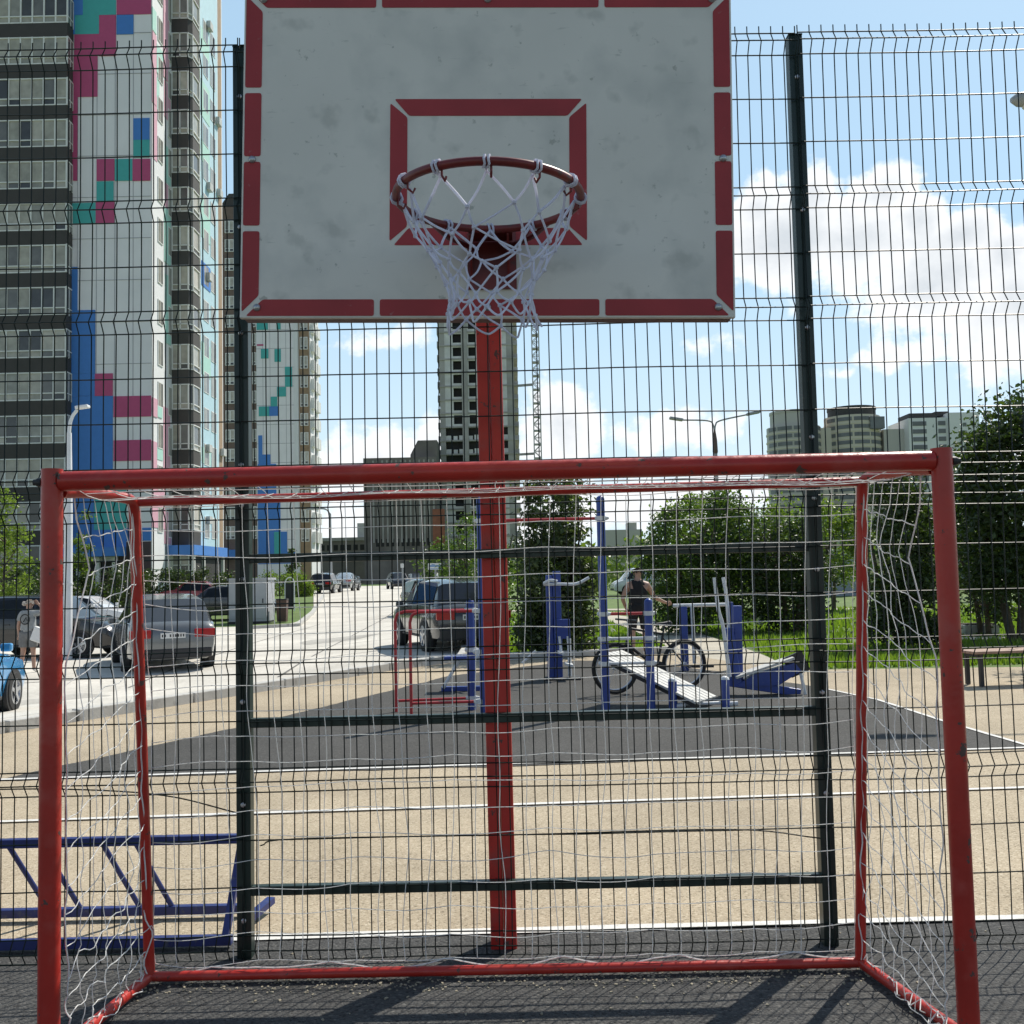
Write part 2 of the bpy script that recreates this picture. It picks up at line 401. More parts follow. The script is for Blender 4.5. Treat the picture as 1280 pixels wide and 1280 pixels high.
# dry crumbs swept along the goal's ground bar
db = MB()
for i in range(800):
    x = rg.uniform(-1.5, 1.4); y = 4.17 + rg.gauss(0, .05) - .01
    if rg.random() < .25: x, y = rg.uniform(-2.2, 2.2), rg.uniform(2.4, 4.7)
    s = rg.uniform(.002, .006); a = rg.uniform(0, 3)
    rot = Matrix.Rotation(a, 3, 'Z') @ Matrix.Rotation(rg.uniform(-.6, .6), 3, 'X')
    db.box((x, y, s*.4), (s*2, s*1.4, s*.9), rot)
tag(db.build('litter_crumbs', M['debris']), kind='stuff')

# ------------------------------------------------------------------ mesh fence
FY = 4.45
fence = thing('mesh_fence', 'tall dark green welded wire mesh fence with square posts behind the red goal', 'fence', (.07, FY, 0))
PX = [-1.18-2.5, -1.18, 1.32, 1.32+2.5]
for i, x in enumerate(PX):
    p = MB(); p.bb(x-.031, x+.031, FY+.012, FY+.074, -.05, 4.0)
    p.bb(x-.033, x+.033, FY+.010, FY+.076, 4.0, 4.008)
    post = p.build('post', M['green'], fence, bevel=.004)
    for z in (.12, .62, 1.1, 1.62, 1.92, 2.15, 2.7, 3.2, 3.8):
        b = MB(); b.lathe([(.011, 0), (.011, .006), (.006, .010)], (x, FY+.0119, z+random.uniform(-.04, .04)), (0, -1, 0), 10)
        b.build('clip_bolt', M['steel'], post, smooth=True)
for z in (1.70, .99, .28):
    r_ = MB(); r_.bb(PX[1]+.031, PX[2]-.031, FY+.014, FY+.054, z-.02, z+.02); r_.build('rail', M['green'], fence, bevel=.003)
def zfold(zrows, folds):
    """profile of a vertical wire: list of (z, forward offset)"""
    pr = []
    for z in zrows: pr.append((z, 0.0))
    for z in folds: pr.append((z, -.036))
    pr.sort(); return pr
UP = dict(rows=[2.0,2.1,2.3,2.5,2.6,2.8,3.0,3.2,3.3,3.5,3.7,3.9,4.0], folds=[2.05,2.55,3.25,3.95], ends=(1.975, 4.035))
UP['rows'] = [2.0,2.1,2.3,2.5,2.7,2.8,3.0,3.2,3.3,3.5,3.7,3.9,4.0]; UP['folds'] = [2.05,2.75,3.25,3.95]
LO = dict(rows=[0.0,.1,.3,.5,.7,.8,1.0,1.2,1.3,1.5,1.7,1.87,1.965], folds=[.05,.75,1.25,1.915], ends=(-.02, 1.985))
def panel(x0, x1, D, k):
    pm = MB(); pr = zfold(D['rows'], D['folds']); n = round((x1-x0)/.0547); rr = random.Random(k)
    def warp(x, z):
        return V((.005*wob((x*1.3, z*1.1, k), 1), .012*wob((x*.9, z*.8, k+9), 1) + (.02*wob((x*2, z*2, k+5), 1) if D is LO else 0), .007*wob((x*1.1, z*1.7, k+3), 1)))
    def P(x, z, off): return V((x, FY+off, z)) + warp(x, z)
    for i in range(n+1):
        x = x0+(x1-x0)*i/n
        pts = [P(x, D['ends'][0], 0)] + [P(x, z, o) for z, o in pr] + [P(x, D['ends'][1], 0)]
        pm.tube(pts, .0027, 5, caps=False)
    for z, o in pr:
        m = 12; pm.tube([P(x0+(x1-x0)*j/m, z, o-.005) for j in range(m+1)], .0031, 5, caps=False)
    return pm.build('mesh_panel', M['wire'], fence, smooth=True, angle=70)
for k, (a, b) in enumerate(zip(PX, PX[1:])):
    panel(a+.005, b-.005, UP, k*2); panel(a+.005, b-.005, LO, k*2+1)
# a loose bent wire near the left post
lw = MB(); lw.tube(curve([(-3.4,FY-.02,.735),(-2.4,FY-.02,.74),(-1.9,FY-.03,.735),(-1.5,FY-.03,.70),(-1.2,FY-.02,.62)], 6), .003, 5); lw.build('loose_wire', M['wire'], fence)
lw = MB(); lw.tube(curve([(-1.1,FY-.02,.48),(-.95,FY-.02,.505),(0,FY-.01,.5),(.9,FY-.02,.505),(1.28,FY-.02,.46)], 6), .003, 5); lw.build('loose_wire', M['wire'], fence)

# ------------------------------------------------------------------ football goal
GY = 3.52
goal = thing('football_goal', 'red tubular metal football goal with white net', 'goal', (-.05, 3.9, 0))
PXL, PXR, RP = -1.585, 1.487, .036
for x, zt in ((PXL, 2.003), (PXR, 2.008)):
    p = MB(); p.tube([(x, GY, -.02), (x, GY, 1.0), (x, GY, zt)], RP, 24); fp = p.build('front_post', M['red'], goal, smooth=True)
    b = MB(); s = 1 if x > 0 else -1
    b.lathe([(.016, 0), (.016, .012), (.011, .022), (.011, .028)], (x+s*RP*.98, GY, zt-.045), (s, 0, 0), 12); b.build('bolt', M['blackrub'], fp, smooth=True)
cb = MB(); cb.tube([(PXL+RP-.004, GY, 1.960), (-.05, GY, 1.963), (PXR-RP+.004, GY, 1.966)], .0345, 24); cb.build('crossbar', M['red'], goal, smooth=True)
RB = .021
BL, BR = V((-1.462, 3.95, 1.917)), V((1.358, 3.95, 1.936))
GL, GR = V((-1.492, 4.21, .03)), V((1.352, 4.195, .03))
t = MB(); t.tube([BL+V((.015,0,0)), (BL+BR)/2, BR-V((.015,0,0))], .0175, 16); t.build('back_top_bar', M['red'], goal, smooth=True)
for (f, b, g_) in ((V((PXL+.02, GY+.03, 1.925)), BL, GL), (V((PXR-.02, GY+.03, 1.94)), BR, GR)):
    t = MB(); pts = curve([f, f.lerp(b, .35)+V((0,0,.012)), f.lerp(b, .75)+V((0,0,.012)), b+V((0,-.02,.0)), b+(g_-b)*.03+V((0,.004,-.02)), b+(g_-b)*.10, b.lerp(g_, .5), g_], 8)
    t.tube(pts, RB, 16); t.build('side_frame', M['red'], goal, smooth=True)
t = MB(); t.tube([GL+V((.01,0,0)), (GL+GR)/2, GR-V((.01,0,0))], .0195, 16); t.build('ground_bar', M['red'], goal, smooth=True)
for g_, x in ((GL, PXL+.01), (GR, PXR-.01)):
    t = MB(); t.tube([g_+V((0,.01,0)), g_.lerp(V((x, GY+.02, .03)), .5), V((x, GY+.02, .03))], .021, 16); t.build('ground_side_bar', M['red'], goal, smooth=True)
# net: four panels
ROPE = .0015
def strand(mb, f, n, r=ROPE): mb.tube([f(i/n) for i in range(n+1)], r, 4, caps=False)
nb_ = MB(); NC, NR = 28, 18
def backp(u, v):       # u left-right, v top(0)-bottom(1)
    tl, tr = BL+V((.02,.015,-.02)), BR+V((-.02,.015,-.02)); bl, br = GL+V((.02,.01,.05)), GR+V((-.02,.01,.05))
    p = tl.lerp(tr, u).lerp(bl.lerp(br, u), v)
    k = math.sin(math.pi*min(1, v*1.02))
    jit = .010+.014*v
    p += V((jit*wob((u*9, v*6, 1)), .05*k*(.6+.5*wob((u*4, v*3, 2))), jit*1.1*wob((u*8, v*9, 4)) - .012*abs(math.sin(u*NC*math.pi/4))*v))
    if u < .09: p.z -= (.09-u)*.5*(-1 if v < .3 else .5)*math.sin(v*3)
    return p
for i in range(NC+1):
    u = i/NC; strand(nb_, lambda t: backp(u+.004*math.sin(t*5+i)*(.2+t)*(1 if 0 < u < 1 else 0), t), 44)
for j in range(NR+1):
    v = j/NR; strand(nb_, lambda t: backp(t, min(1, v)), 110)
# bottom cord in swags
strand(nb_, lambda t: backp(t, 1.0)+V((0, .0, -.03*abs(math.cos(t*math.pi*6)))), 120, .003)
nb_.build('back_net', M['rope'], goal, smooth=True)
tn = MB()
def topp(u, v):
    a = V((PXL+.04, GY+.035, 1.950)).lerp(V((PXR-.04, GY+.035, 1.956)), u); b = (BL+V((.02,0,.018))).lerp(BR+V((-.02,0,.018)), u)
    p = a.lerp(b, v); p.z -= .035*math.sin(math.pi*v)*(1+.5*wob((u*6, v*2, 7))); p.x += .05*(v-.2)*(1 if u < .5 else -1)*abs(u-.5)*2+.02*wob((u*7, v*4, 3)); return p
for i in range(29): strand(tn, lambda t: topp(i/28, t), 8)
for j in range(1, 5): strand(tn, lambda t: topp(t, j/5), 60)
tn.build('top_net', M['rope'], goal, smooth=True)
def side(sgn):
    mb = MB(); nC, nR = 7, 18
    F0 = V((PXR-.03, GY+.035, 0)) if sgn > 0 else V((PXL+.03, GY+.035, 0))
    bt, bg = (BR, GR) if sgn > 0 else (BL, GL)
    def sp(u, v):      # u front(0)->back(1), v top->bottom
        b = bt.lerp(bg, v)+V((-sgn*.004, 0, 0)); zt = 1.94
        f = V((F0.x-(.035*v if sgn > 0 else -.02*v), F0.y, zt*(1-v)+.05*v))
        gap = max(0, 1-abs(v-.10)/.14)                      # the cord has come loose near the top of the front post
        f += V((-sgn*.02*gap, .16*gap, 0))
        p = f.lerp(b, u)
        sag = (.26 if sgn > 0 else .20)*math.sin(min(1, v*1.7+.12)*math.pi*.5)*(1-sst(.75, 1.0, v)*.75)
        p.z -= sag*(1-u)**1.25*(1 if v > .02 else 0)
        p.z = max(p.z, .03)
        bulge = math.sin(math.pi*u)*math.sin(math.pi*min(1, v+.05))
        p.x += -sgn*.02*bulge + .035*wob((u*2.2, v*5, sgn*3+5))*math.sin(math.pi*u)
        jj = .012+(.026 if sgn < 0 else .008)*sst(.5, .9, v)
        p += V((jj*wob((u*7, v*16, 11+sgn)), jj*wob((u*8, v*14, 21+sgn)), jj*wob((u*9, v*17, 31+sgn))))
        p.z = max(p.z, .01)
        return p
    for i in range(nC+1): strand(mb, lambda t: sp(i/nC, t), 60, ROPE*1.15)
    for j in range(nR+1): strand(mb, lambda t: sp(t, j/nR), 26, ROPE*1.35)
    strand(mb, lambda t: sp(0, t), 70, .003); strand(mb, lambda t: sp(1, t)+V((0, -.02, 0)), 70, .0028)
    # lacing along the ground bar
    gA, gB = bg, V((PXR-.02 if sgn > 0 else PXL+.02, GY+.05, .03))
    pts = []
    for k in range(13):
        u = 1-k/12; q = gA.lerp(gB, k/12)
        pts.append(sp(u, .985)+V((0, 0, .02*(k % 2)))); pts.append(q+V((0, 0, .024 if k % 3 else -.01)))
    mb.tube(pts, .0026, 5, caps=False)
    mb.build('side_net', M['rope'], goal, smooth=True)
side(1); side(-1)

# ------------------------------------------------------------------ basketball stand
bs = thing('basketball_stand', 'basketball stand with red square pole, grey white backboard and ragged white hoop net', 'basketball hoop', (-.075, 4.56, 0))
pm = MB(); px0 = -.075; tilt = -.014
for s in (-1, 1):
    a, b = V((px0+s*.0285, 4.565, -.02)), V((px0+s*.0285-.014, 4.565, 3.05))
    pm.bar(a, b, .055, .112, up=(0, 1, 0))
pole = pm.build('pole', M['redpole'], bs, bevel=.006)
am = MB(); xa = -.088
for z in (3.02, 2.86): am.bar((xa, 4.50, z), (xa, 2.96, z), .06, .06)
am.bb(xa-.05, xa+.05, 4.49, 4.508, 2.80, 3.05)
am.build('arm', M['redpole'], bs, bevel=.004)
BC = V((-.048, 2.90, 2.829)); BT = R(1.2); BW, BH = 1.425, .975
ux, uz = V((math.cos(BT), 0, -math.sin(BT))), V((math.sin(BT), 0, math.cos(BT)))
def bp(x, z, y=0): return BC+ux*x+uz*z+V((0, y, 0))
rotb = Matrix((ux, V((0, 1, 0)), uz)).transposed()
M['board'] = None
def boardmat():
    m = mat('backboard plate', (.74, .71, .635), .55, var=.06, scale=3, c2=(.58, .57, .515), f2=(.50, .74), s2=4.5, c3=(.38, .38, .33), f3=(.66, .71), s3=26, a3=.7)
    nt = m.node_tree; N = nt.nodes; Lk = nt.links; b = N['Principled BSDF']
    src = b.inputs['Base Color'].links[0].from_socket
    geo = N.new('ShaderNodeNewGeometry'); mp = N.new('ShaderNodeMapping'); mp.inputs['Scale'].default_value = (14, 1, 60)
    Lk.new(geo.outputs['Position'], mp.inputs[0])
    n = N.new('ShaderNodeTexNoise'); n.inputs['Scale'].default_value = 1; n.inputs['Detail'].default_value = 6; Lk.new(mp.outputs[0], n.inputs['Vector'])
    r_ = N.new('ShaderNodeMapRange'); r_.inputs[1].default_value = .66; r_.inputs[2].default_value = .76; r_.inputs[4].default_value = .45; Lk.new(n.outputs['Fac'], r_.inputs[0])
    vo = N.new('ShaderNodeTexNoise'); vo.inputs['Scale'].default_value = 11; vo.inputs['Detail'].default_value = 3; Lk.new(geo.outputs['Position'], vo.inputs['Vector'])
    r2 = N.new('ShaderNodeMapRange'); r2.inputs[1].default_value = .60; r2.inputs[2].default_value = .72; r2.inputs[4].default_value = .35; Lk.new(vo.outputs['Fac'], r2.inputs[0])
    ad = N.new('ShaderNodeMath'); ad.operation = 'MAXIMUM'; Lk.new(r_.outputs[0], ad.inputs[0]); Lk.new(r2.outputs[0], ad.inputs[1])
    mx = N.new('ShaderNodeMix'); mx.data_type = 'RGBA'; Lk.new(ad.outputs[0], mx.inputs[0]); Lk.new(src, mx.inputs[6]); mx.inputs[7].default_value = (.33, .335, .29, 1)
    Lk.new(mx.outputs[2], b.inputs['Base Color'])
    return m
M['board'] = boardmat()
b = MB(); b.box(bp(0, 0, .009), (BW, .018, BH), rotb); board = b.build('backboard', M['board'], bs, bevel=.003)
fr = MB()
for z in (-BH/2+.02, BH/2-.02, -.1): fr.box(bp(0, z, .0385), (BW-.02, .04, .04), rotb)
for x in (-BW/2+.02, BW/2-.02, -.2, .2): fr.box(bp(x, 0, .040), (.04, .042, BH-.06), rotb)
fr.build('board_frame', M['maroon'], bs)
# painted border and target, standing 1 mm proud of the plate
S = 1.425/618.0
mk = MB()
def rnd(poly, r=.006):
    out = []; n = len(poly)
    for i in range(n):
        p, a, c = V(poly[i]), V(poly[i-1]), V(poly[(i+1) % n])
        da, dc = (a-p), (c-p); k = min(r, da.length*.4, dc.length*.4); da.normalize(); dc.normalize()
        for t in (0, .5, 1):
            q0, q1 = p+da*k, p+dc*k
            out.append(tuple(q0*(1-t)**2 + p*2*t*(1-t) + q1*t*t))
    return out
def strip(*pts): mk.prism(rnd(list(pts)), bp(0, 0, 0), ux, uz, .0015)
def seg(x0, x1, z0, z1): strip((x0, z0), (x1, z0), (x1, z1), (x0, z1))
hw, hh = BW/2, BH/2; i0, i1 = .006, .054; gp = .0085; co = .012
zz = [-hh, -.225, -.02, .185, hh]
for s in (-1, 1):
    for k in range(4):
        a, b_ = zz[k]+gp, zz[k+1]-gp
        xo, xi = s*(hw-i0), s*(hw-i1)
        P = [(xo, a), (xi, a), (xi, b_), (xo, b_)]
        if k == 0: P = [(xo, -hh+i0+co), (xi, -hh+i1+co), (xi, b_), (xo, b_)]
        if k == 3: P = [(xo, a), (xi, a), (xi, hh-i1-co), (xo, hh-i0-co)]
        if s < 0: P = P[::-1]
        P = P[::-1] if s > 0 and False else P
        # keep every outline counter-clockwise
        ar = sum(P[i-1][0]*P[i][1]-P[i][0]*P[i-1][1] for i in range(4))
        strip(*(P if ar > 0 else P[::-1]))
xx = [-hw, -.318, .0, .333, hw]
for s in (-1, 1):
    cuts = [-hw, -.318, .330, hw] if s < 0 else [-hw, -.318, .333, hw]
    for k in range(3):
        a, b_ = cuts[k]+gp, cuts[k+1]-gp; zo, zi = s*(hh-i0), s*(hh-i1)
        P = [(a, zo), (b_, zo), (b_, zi), (a, zi)]
        if k == 0: P = [(-hw+i0+co, zo), (b_, zo), (b_, zi), (-hw+i1+co, zi)]
        if k == 2: P = [(a, zo), (hw-i0-co, zo), (hw-i1-co, zi), (a, zi)]
        ar = sum(P[i-1][0]*P[i][1]-P[i][0]*P[i-1][1] for i in range(4))
        strip(*(P if ar > 0 else P[::-1]))
tx0, tx1, tz0, tz1, tw, tg = -.283, .287, -.275, .158, .050, .008
for P in ([(tx0+tg*1.5, tz1), (tx1-tg*1.5, tz1), (tx1-tw-tg*.6, tz1-tw), (tx0+tw+tg*.6, tz1-tw)], [(tx0+tg*1.5, tz0), (tx1-tg*1.5, tz0), (tx1-tw-tg*.6, tz0+tw), (tx0+tw+tg*.6, tz0+tw)],
          [(tx0, tz1-tg*1.5), (tx0, tz0+tg*1.5), (tx0+tw, tz0+tw+tg*.6), (tx0+tw, tz1-tw-tg*.6)], [(tx1, tz1-tg*1.5), (tx1, tz0+tg*1.5), (tx1-tw, tz0+tw+tg*.6), (tx1-tw, tz1-tw-tg*.6)]):
    ar = sum(P[i-1][0]*P[i][1]-P[i][0]*P[i-1][1] for i in range(4)); strip(*(P if ar > 0 else P[::-1]))
mk.build('painted_border', M['redmark'], board)
for x, z in ((-hw+.057, hh-.03), (0, hh-.03), (hw-.057, hh-.03), (-hw+.03, -.022), (hw-.03, -.02), (-hw+.05, -hh+.03), (hw-.05, -hh+.03), (0, -hh+.03)):
    b = MB(); b.lathe([(.011, 0), (.011, .003), (.008, .007), (.0035, .009)], bp(x, z, -.0016), (0, -1, 0), 12); b.build('bolt', M['steel'], board, smooth=True)
# rim and its bracket
RC = V((-.042, 2.53, 2.553)); RR = .232; RRt = .0105
def rimp(a, r=RR): return RC+V((math.cos(a)*r, math.sin(a)*r, -math.cos(a)*r*.02))
rm = MB(); rm.tube([rimp(2*math.pi*k/64) for k in range(64)], RRt, 12, closed=True)
rim = rm.build('rim', M['rim'], bs, smooth=True)
br = MB(); by = 2.898
br.bb(RC.x-.07, RC.x+.07, by-.008, by, RC.z-.13, RC.z+.035)
for s in (-1, 1): br.tube([(RC.x+s*.06, by-.004, RC.z-.005), (RC.x+s*.12, 2.82, RC.z), rimp(math.pi/2-s*.75)], .009, 8)
br.prism([(-.0, .0), (.13, .0), (.13, -.015), (0, -.11)], (RC.x-.055, by-.006, RC.z), (0, -1, 0), (0, 0, 1), .006)
br.prism([(-.0, .0), (.13, .0), (.13, -.015), (0, -.11)], (RC.x+.05, by-.006, RC.z), (0, -1, 0), (0, 0, 1), .006)
br.quad((RC.x-.06, by-.01, RC.z+.008), (RC.x+.06, by-.01, RC.z+.008), (RC.x+.06, 2.765, RC.z+.008), (RC.x-.06, 2.765, RC.z+.008))
br.build('bracket', M['rim'], rim)
# woven net
hn = MB(); NH = 12; rn = random.Random(5)
prof = [(.216, -.012), (.190, -.076), (.158, -.128), (.130, -.174), (.110, -.218), (.100, -.258), (.106, -.293)]
nodes = []
for lv, (r, z) in enumerate(prof):
    rowp = []
    for k in range(NH):
        a = 2*math.pi*(k+.5*(lv % 2))/NH + .18*rn.uniform(-1, 1)*min(1, lv/2)
        # the cords bunch together at both sides
        a2 = a - .16*math.sin(2*a)*min(1, lv/3)
        rr = r*(1+.06*rn.uniform(-1, 1)*min(1, lv))
        rowp.append(V((RC.x+math.cos(a2)*rr*1.0, RC.y+math.sin(a2)*rr*.95, RC.z+z+.012*rn.uniform(-1, 1)*min(1, lv))))
    nodes.append(rowp)
for lv in range(len(prof)-1):
    for k in range(NH):
        p = nodes[lv][k]
        for q in ((nodes[lv+1][k], nodes[lv+1][k-1]) if lv % 2 == 0 else (nodes[lv+1][k], nodes[lv+1][(k+1) % NH])):
            mid = p.lerp(q, .5)+V((rn.uniform(-.004, .004), rn.uniform(-.004, .004), -.006*rn.random()))
            hn.tube(curve([p, mid, q], 3), .0028 if lv > 0 else .0035, 6)
    for k in range(NH):
        hn.lathe([(.002, -.006), (.006, -.003), (.006, .003), (.002, .006)], nodes[lv+1][k], (0, 0, 1), 6)
last = nodes[-1]
for k in range(NH):
    p, q = last[k], last[(k+1) % NH]
    dz = rn.uniform(.02, .045); m = p.lerp(q, .5)+V((rn.uniform(-.012, .012), rn.uniform(-.012, .012), -dz))
    o = (m-RC); o.z = 0; m += o*.12
    hn.tube(curve([p, p.lerp(m, .6)+V((0, 0, -.004)), m, q.lerp(m, .6)+V((0, 0, -.004)), q], 4), .0028, 6)
for k in range(NH):   # lashings round the rim
    a = 2*math.pi*k/NH
    for d in (-.022, .022):
        c = rimp(a+d); tdir = V((-math.sin(a), math.cos(a), 0)); rad = V((math.cos(a), math.sin(a), 0))
        hn.tube([c+(rad*math.cos(t*math.pi/4)+V((0, 0, 1))*math.sin(t*math.pi/4))*.0145+tdir*.003*math.sin(t) for t in range(8)], .0032, 5, closed=True)
    hn.tube([rimp(a)+V((0, 0, -.014)), nodes[0][k]], .0034, 5)
hn.build('net', M['hoopnet'], bs, smooth=True)
for k in range(NH):
    hk = MB(); a = 2*math.pi*(k+.0)/NH+.05; c = rimp(a, RR-.004)
    hk.tube([c+V((0, 0, -.008)), c+V((0, 0, -.022)), rimp(a, RR-.018)+V((0, 0, -.03)), rimp(a, RR-.024)+V((0, 0, -.018))], .003, 6)
    hk.build('hook', M['rim'], rim)

# ------------------------------------------------------------------ bicycle rack
rk = thing('bicycle_rack', 'low dark blue tubular bicycle rack with slanted bars behind the mesh fence', 'bike rack', (-2.4, 4.9, 0))
x0, x1 = -4.3, -1.27
for (y, z, n) in ((4.88, .402, 'top_rail'), (5.03, .035, 'ground_rail'), (4.60, .035, 'ground_rail')):
    m = MB(); m.bb(x0, x1-(.06 if y > 5 else 0), y-.02, y+.02, z-.02, z+.02); m.build(n, M['rackblue'], rk, bevel=.003)
xb = -4.15; k = 0
while xb < -1.6:
    m = MB(); m.tube([(xb, 4.88, .39), (xb+.12, 5.03, .05)], .0125, 10); m.build('slanted_bar', M['rackblue'], rk, smooth=True)
    xb += .155 if k % 2 == 0 else .285; k += 1
m = MB(); m.bar((x1-.03, 4.88, .38), (x1-.03, 4.60, .03), .03, .03); m.build('end_leg', M['rackblue'], rk)
m = MB(); m.bar((-1.275, 4.85, .03), (-1.215, 5.10, .05), .04, .03); m.build('end_brace', M['rackblue'], rk)
# ------------------------------------------------------------------ outdoor gym
def post(mb, x, y, z, r=.05, n=16):
    mb.tube([(x, y, -.03), (x, y, z-.01), (x, y, z)], [r, r, r*.96], n)
    mb.lathe([(r*.96, 0), (r*.8, .018), (r*.4, .03), (.004, .034)], (x, y, z-.001), (0, 0, 1), n)
def clamp_(mb, x, y, z, r=.058):
    mb.tube([(x, y, z-.026), (x, y, z+.026)], r, 14)
    mb.tube([(x-.075, y, z), (x-.065, y, z), (x+.065, y, z), (x+.095, y, z+.004)], [.016, .024, .024, .014], 10)
Y0 = 12.14
pu = thing('pull_up_frame', 'blue post pull-up frame with a red high bar and three rungs on the dark pad', 'exercise frame', (.6, Y0, 0))
XA, XB, XC = at(604, 800, Y0).x, 1.052, 1.585
for x, z in ((XA, 2.52), (XB, 2.50), (XC, 1.27)):
    m = MB(); post(m, x, Y0, z); m.build('post', M['blue'], pu, smooth=True)
def bar_between(xa, xb, z, m_, name):
    m = MB(); m.tube([(xa, Y0, z), (xb, Y0, z)], .018, 12); m.build(name, m_, pu, smooth=True)
    for x in (xa, xb):
        c = MB(); clamp_(c, x, Y0, z); c.build('clamp', M['whitegym'], pu, smooth=True)
bar_between(XA, XB, at(700, 649, Y0).z, M['redgym'], 'high_bar')
bar_between(XB, XC, at(785, 767, Y0).z, M['redgym'], 'rung')
bar_between(XB, XC, at(785, 798, Y0).z, M['whitegym'], 'rung')
bar_between(XB, XC, at(785, 829, Y0).z, M['whitegym'], 'rung')
# dip bars
dp = thing('dip_bars', 'pair of low red dip bars bent down at their ends beside blue posts', 'parallel bars', (-.9, 12.3, 0))
q = (-.535, 12.5); m = MB(); post(m, *q, 1.30); m.build('post', M['blue'], dp, smooth=True)
for (xo, yo, xe, ye) in ((-1.445, 12.45, q[0], q[1]), (-1.235, 12.16, XA-.05, Y0)):
    z = 1.20
    m = MB(); m.tube([(xo, yo, -.02), (xo, yo, z-.14)] + curve([(xo, yo, z-.12), (xo+.03, yo, z-.035), (xo+.12, yo, z)], 5) + [(xo+.2, yo, z), (xe, ye, z)], .018, 10); m.build('dip_rail', M['redgym'], dp, smooth=True)
    m = MB(); m.tube([(xo, yo, .13), (xe, ye, .14)], .016, 10); m.build('lower_bar', M['redgym'], dp, smooth=True)
    for zz_ in (z, .14, .72):
        c = MB(); clamp_(c, xe, ye, zz_, .056); c.build('clamp', M['whitegym'], dp, smooth=True)
# sit-up bench
sb = thing('sit_up_bench', 'sloping sit-up bench of grey planks hooked over the lowest rung', 'exercise bench', (1.8, 12.15, 0))
A, B = V((1.18, 12.85, .60)), V((2.24, 12.22, .07)); ax = (B-A).normalized(); sd_ = V((ax.y, -ax.x, 0)).normalized(); up_ = sd_.cross(ax).normalized()
if up_.z < 0: up_ = -up_
for k in range(6):
    o = sd_*((k-2.5)*.115); m = MB(); m.bar(A+o+up_*.02, B+o+up_*.02, .098, .028, up=up_); m.build('plank', M['plank'], sb, bevel=.004)
for s in (-1, 1):
    m = MB(); m.bar(A+sd_*s*.28-up_*.022, B+sd_*s*.28-up_*.022, .03, .05, up=up_); m.build('side_rail', M['darktrim'], sb)
for x, y, z in ((1.835, 12.10, .33), (2.462, 12.16, .33)):
    m = MB(); post(m, x, y, z, .052); pp = m.build('foot_post', M['blue'], sb, smooth=True)
    c = MB(); c.tube([(x-.02, y, .04), (x+.14, y-.02, .05)], .03, 10); c.build('foot_clamp', M['whitegym'], sb, smooth=True)
    c = MB(); c.lathe([(.054, 0), (.045, .025), (.02, .04), (.004, .042)], (x, y, z), (0, 0, 1), 14); c.build('cap', M['whitegym'], pp, smooth=True)
m = MB(); m.tube([(1.835, 12.10, .06), (2.462, 12.16, .06)], .02, 8); m.build('foot_bar', M['whitegym'], sb)
# stepper with broad blue column
st = thing('leg_trainer', 'tall blue column exercise machine with grey handlebars and pedals', 'exercise machine', (.68, 16, 0))
X0 = at(693, 800, 16).x
m = MB(); m.bb(X0-.115, X0-.01, 15.92, 16.08, 0, 1.60); m.bb(X0-.005, X0+.115, 15.90, 16.10, 0, 1.66); m.build('column', M['blue'], st, bevel=.012)
m = MB(); m.bb(X0+.0, X0+.24, 15.84, 15.897, .62, .92); m.build('panel', M['blue'], st, bevel=.01)
m = MB(); m.tube(curve([(X0-.16, 15.86, 1.47), (X0-.05, 15.8, 1.52), (X0+.06, 15.8, 1.50)], 4), .024, 8); m.tube(curve([(X0-.14, 15.9, 1.46), (X0+.1, 15.78, 1.46), (X0+.35, 15.8, 1.46), (X0+.55, 15.85, 1.55)], 5), .024, 8); m.build('handlebar', M['whitegym'], st, smooth=True)
for dx, zz_ in ((.07, .42), (.2, .24)):
    m = MB(); m.tube([(X0+dx, 15.82, .66), (X0+dx+.02, 15.80, zz_)], .02, 8); m.box((X0+dx, 15.72, zz_), (.12, .28, .03), Matrix.Rotation(.25, 3, 'Y')); m.build('pedal', M['whitegym'], st)
m = MB(); m.tube([(X0+.22, 15.85, .05), (X0+.22, 15.85, .62)], .03, 8); m.build('support', M['whitegym'], st)
m = MB(); m.bb(X0-.16, X0+.38, 15.7, 16.2, 0, .03); m.build('base_plate', M['darktrim'], st)
# air walker
aw = thing('air_walker', 'blue post exercise frame with long pale grey top handle', 'exercise machine', (2.9, 16.8, 0))
ya = 16.8; xa_ = at(855, 800, ya).x; xe_ = at(912, 757, ya).x
m = MB(); m.bb(xa_-.06, xa_+.06, ya-.05, ya+.05, 0, 1.04); m.build('post', M['blue'], aw, bevel=.01)
m = MB(); m.tube([(xa_-.16, ya, 1.06), (xe_, ya, 1.06)], .03, 10); m.build('handle', M['whitegym'], aw, smooth=True)
m = MB(); m.tube([(xa_+.14, ya-.05, 1.05), (xa_+.15, ya-.05, .12)], .03, 10); m.build('swing_arm', M['whitegym'], aw, smooth=True)
for s in (0, .22):
    m = MB(); m.bb(xa_+.02+s, xa_+.2+s, ya-.28, ya-.08, .07, .10); m.build('footrest', M['darktrim'], aw)
m = MB(); m.bb(xe_-.05, xe_+.05, ya-.05, ya+.05, 0, 1.1); m.build('post', M['blue'], aw, bevel=.01)
